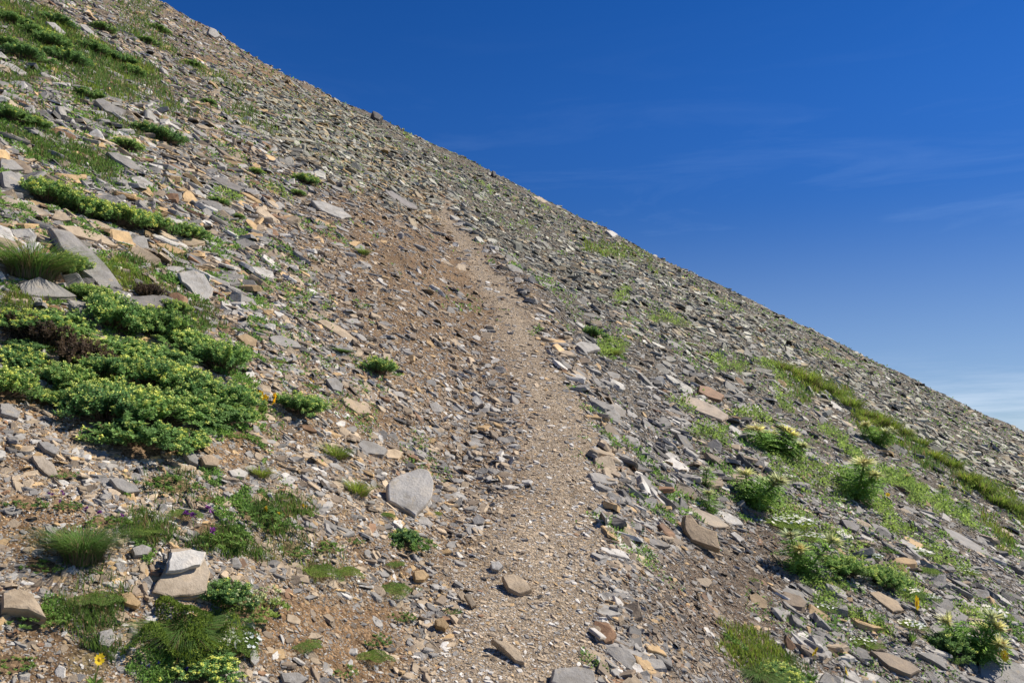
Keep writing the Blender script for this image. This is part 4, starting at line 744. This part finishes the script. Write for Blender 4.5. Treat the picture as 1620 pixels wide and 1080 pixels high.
# all the others: one carpet of scree
def stone_template(r, K, rings):
    a = (np.arange(K) + r.uniform(-.3, .3, K)) / K * 2 * math.pi; rad = 1 + r.uniform(-.25, .22, K); x, y = np.cos(a) * rad, np.sin(a) * rad
    V = []
    for sc_, z in rings: V += [np.stack([x * sc_ + r.normal(0, .04, K), y * sc_ + r.normal(0, .04, K), z + r.normal(0, .10, K)], -1)]
    V = np.concatenate(V); i = np.arange(K); j = (i + 1) % K; F4 = np.concatenate([np.stack([q * K + i, (q + 1) * K + i, (q + 1) * K + j, q * K + j], -1) for q in range(len(rings) - 1)]); top = np.arange(K)[None]
    return V, F4, top
Vall, F4, Fk, Call, off = [], [], {}, [], 0
def emit(idx, K, rings, tag_):
    global off
    nt = 26; ti = rng.integers(0, nt, len(idx))
    for k in range(nt):
        s = idx[ti == k]
        if not len(s): continue
        TV, T4, top = stone_template(np.random.default_rng(900 + k + K * 50), K, rings)
        M = np.stack([t0[s] * hs[s] * np.sqrt(asp[s]), t1[s] * hs[s] / np.sqrt(asp[s]), nn[s] * size[s][:, None] * thick[s]], -1)
        V, (q4, qt) = replicate(TV, [T4, top], M, P[s] + nn[s] * size[s][:, None] * thick[s] * .55, off)
        Vall.append(V); F4.append(q4); Fk.setdefault(K, []).append(qt); Call.append(np.repeat(col[s], len(TV), 0)); off += len(V)
idx = np.where(~isbig)[0]; small = size_px[idx] < 6.5
emit(idx[small], 5, [(.93, .0), (1.04, -1.0)], 's'); emit(idx[~small], 8, [(.86, .05), (1.0, -.12), (1.05, -1.0)], 'm')
me = mk_mesh('scree', np.concatenate(Vall), [np.concatenate(F4)] + [np.concatenate(v) for v in Fk.values()], np.concatenate(Call), [M_CHIP])
tag(link('scree', me), 'loose carpet of small slate chips and plates covering the whole slope', 'scree', kind='stuff')
print('stones', n, 'verts', off, 'big', len(big), 'minpx', size_px[big].min())
del Vall, F4, Fk, Call

# ------------------------------------------------------------------ ground cover: blades and tiny leaves nobody could count
def cover(nm, label, cat, n, maskfun, kind):
    P, ins = sample(n, 1 / 80, 1 / 1.9, rng); Z = zones(P); m = maskfun(P, Z); k = rng.random(len(P)) < m
    return P[k], {a: b[k] for a, b in Z.items()}
# grass
P, Z = cover('', '', '', 1600000, lambda P, Z: np.clip(Z['sward'], 0, 1) * (.12 + .88 * (vn(P[:, 0] / .16, P[:, 1] / .16, 61) > -.05 - .5 * (Z['d'] > 7))) * (1 - Z['tread']), 0)
n = len(P); a = rng.uniform(0, 6.28, n); ht = rng.uniform(.025, .065, n) * np.clip(Z['d'] / 5, .8, 3.2); lean = np.stack([np.cos(a), np.sin(a), 0 * a], -1) * rng.uniform(.1, .7, (n, 1))
patch = vn(P[:, 0] / .5, P[:, 1] / .5, 62)[:, None]
c = np.where(patch > .3 - .25 * (Z['px'] > 800)[:, None], G_GRASS, G_DARKG * 1.35) * np.clip(1 + rng.normal(0, .2, (n, 1)), .5, 1.6); dr = rng.random(n) < .16; c[dr] = STRAW * .8
ac = Acc(); blades(ac, rng, P - [0, 0, .004], lean, ht, .0011 * Z['d'] * .55 * rng.uniform(.6, 1.2, n), c, .5)
tag(link('grass', ac.mesh('grass', [M_LEAF])), 'short green turf grass growing in strips between the stones', 'grass', kind='stuff')
# mats of tiny leaves + stray sprigs
def spr(P, Z):
    st = (vn(P[:, 0] / .5 + 7, P[:, 1] / .5, 63) > .38) * (vn(P[:, 0] / .12, P[:, 1] / .12, 64) > .3) * .7
    low = (Z['s'] < -.9) * (Z['d'] < 6.5) * .95 * (vn(P[:, 0] / .17, P[:, 1] / .17, 71) > -.12) * (vn(P[:, 0] / .05, P[:, 1] / .05, 72) > .0) * (vn(P[:, 0] / .7, P[:, 1] / .7, 73) > -.4); st = np.maximum(st, low)
    st = st * (1 - Z['tread']) * (1 - .8 * Z['bank'] * (Z['px'] > 420)) * (1 - .9 * Z['gravel'])
    far = np.maximum(Z['right'], 0) * sst(4, 12, Z['d']) * .22 * (vn(P[:, 0] / 1.1, P[:, 1] / 1.1, 65) > .05) * (vn(P[:, 0] / .3, P[:, 1] / .3, 66) > .1)
    lin = (Z['right'] > .5) * (Z['px'] > 1180) * .10 * (vn(P[:, 0] / .3, P[:, 1] / .3, 67) > .1)
    leftup = (Z['right'] < .5) * (Z['py'] < 300) * .16 * (vn(P[:, 0] / .7, P[:, 1] / .7, 68) > .1)
    return np.clip(Z['mat'] * 1.0 + np.maximum.reduce([st, far, lin, leftup]), 0, 1)
P, Z = cover('', '', '', 1700000, spr, 0); n = len(P); ismat = Z['mat'] > .25
P = P + rng.normal(0, .006, P.shape) * Z['d'][:, None] * .12; P[:, 2] += np.where(ismat, rng.uniform(0, .03, n) * np.clip(Z['d'] / 4, .7, 2.5), rng.uniform(0, .012, n))
c = np.where(ismat[:, None], G_LIME, G_HERB * 1.3) * np.clip(1 + rng.normal(0, .22, (n, 1)), .5, 1.7)
ac = Acc(); d = unit(rng.normal(0, .9, (n, 3)) + [0, 0, .5]); ln = (.0042 - .0014 * sst(6, 14, Z['d'])) * Z['d'] * rng.uniform(.6, 1.3, n); leaves(ac, rng, P, d, ln, ln * .27, c, .05)
tag(link('ground_cover', ac.mesh('ground_cover', [M_LEAF])), 'low mats and stray sprigs of tiny green leaves among the stones', 'ground cover', kind='stuff')
print('cover', n)

# ------------------------------------------------------------------ labels that single each thing out
LM = [t for t in things if t.get('short')]; LP = np.array([t['P'] for t in LM]); LU = np.array(project(LP)[:2]).T
ORD = ['', 'second ', 'third ', 'fourth ', 'fifth ', 'sixth ', 'seventh ', 'eighth ', 'ninth ', 'tenth ', 'eleventh ', 'twelfth ', 'thirteenth ', 'fourteenth ']
buckets = {}
for t in things:
    if t['o'].get('label'): continue
    q = np.array([float(v) for v in project(np.array(t['P']))[:2]]); dd = np.linalg.norm(LU - q, axis=1); k = int(dd.argmin()); dx, dy = q - LU[k]
    rel = ('uphill of ' if dx < 0 else 'downhill of ') if abs(dx) > abs(dy) * 1.0 else ('beyond ' if dy < 0 else 'in front of ')
    buckets.setdefault((t['desc'], rel, k), []).append((dd[k], t))
for (desc, rel, k), L_ in buckets.items():
    L_.sort(key=lambda v: v[0])
    for i, (_, t) in enumerate(L_):
        nth = ORD[min(i, len(ORD) - 1)]; t['o']['label'] = (nth + desc + ' ' + rel + LM[k]['short']) if len(L_) > 1 else desc + ' ' + rel + LM[k]['short']
        if len(L_) > 1 and i == 0: t['o']['label'] = 'first ' + t['o']['label']
print('things', len(things))
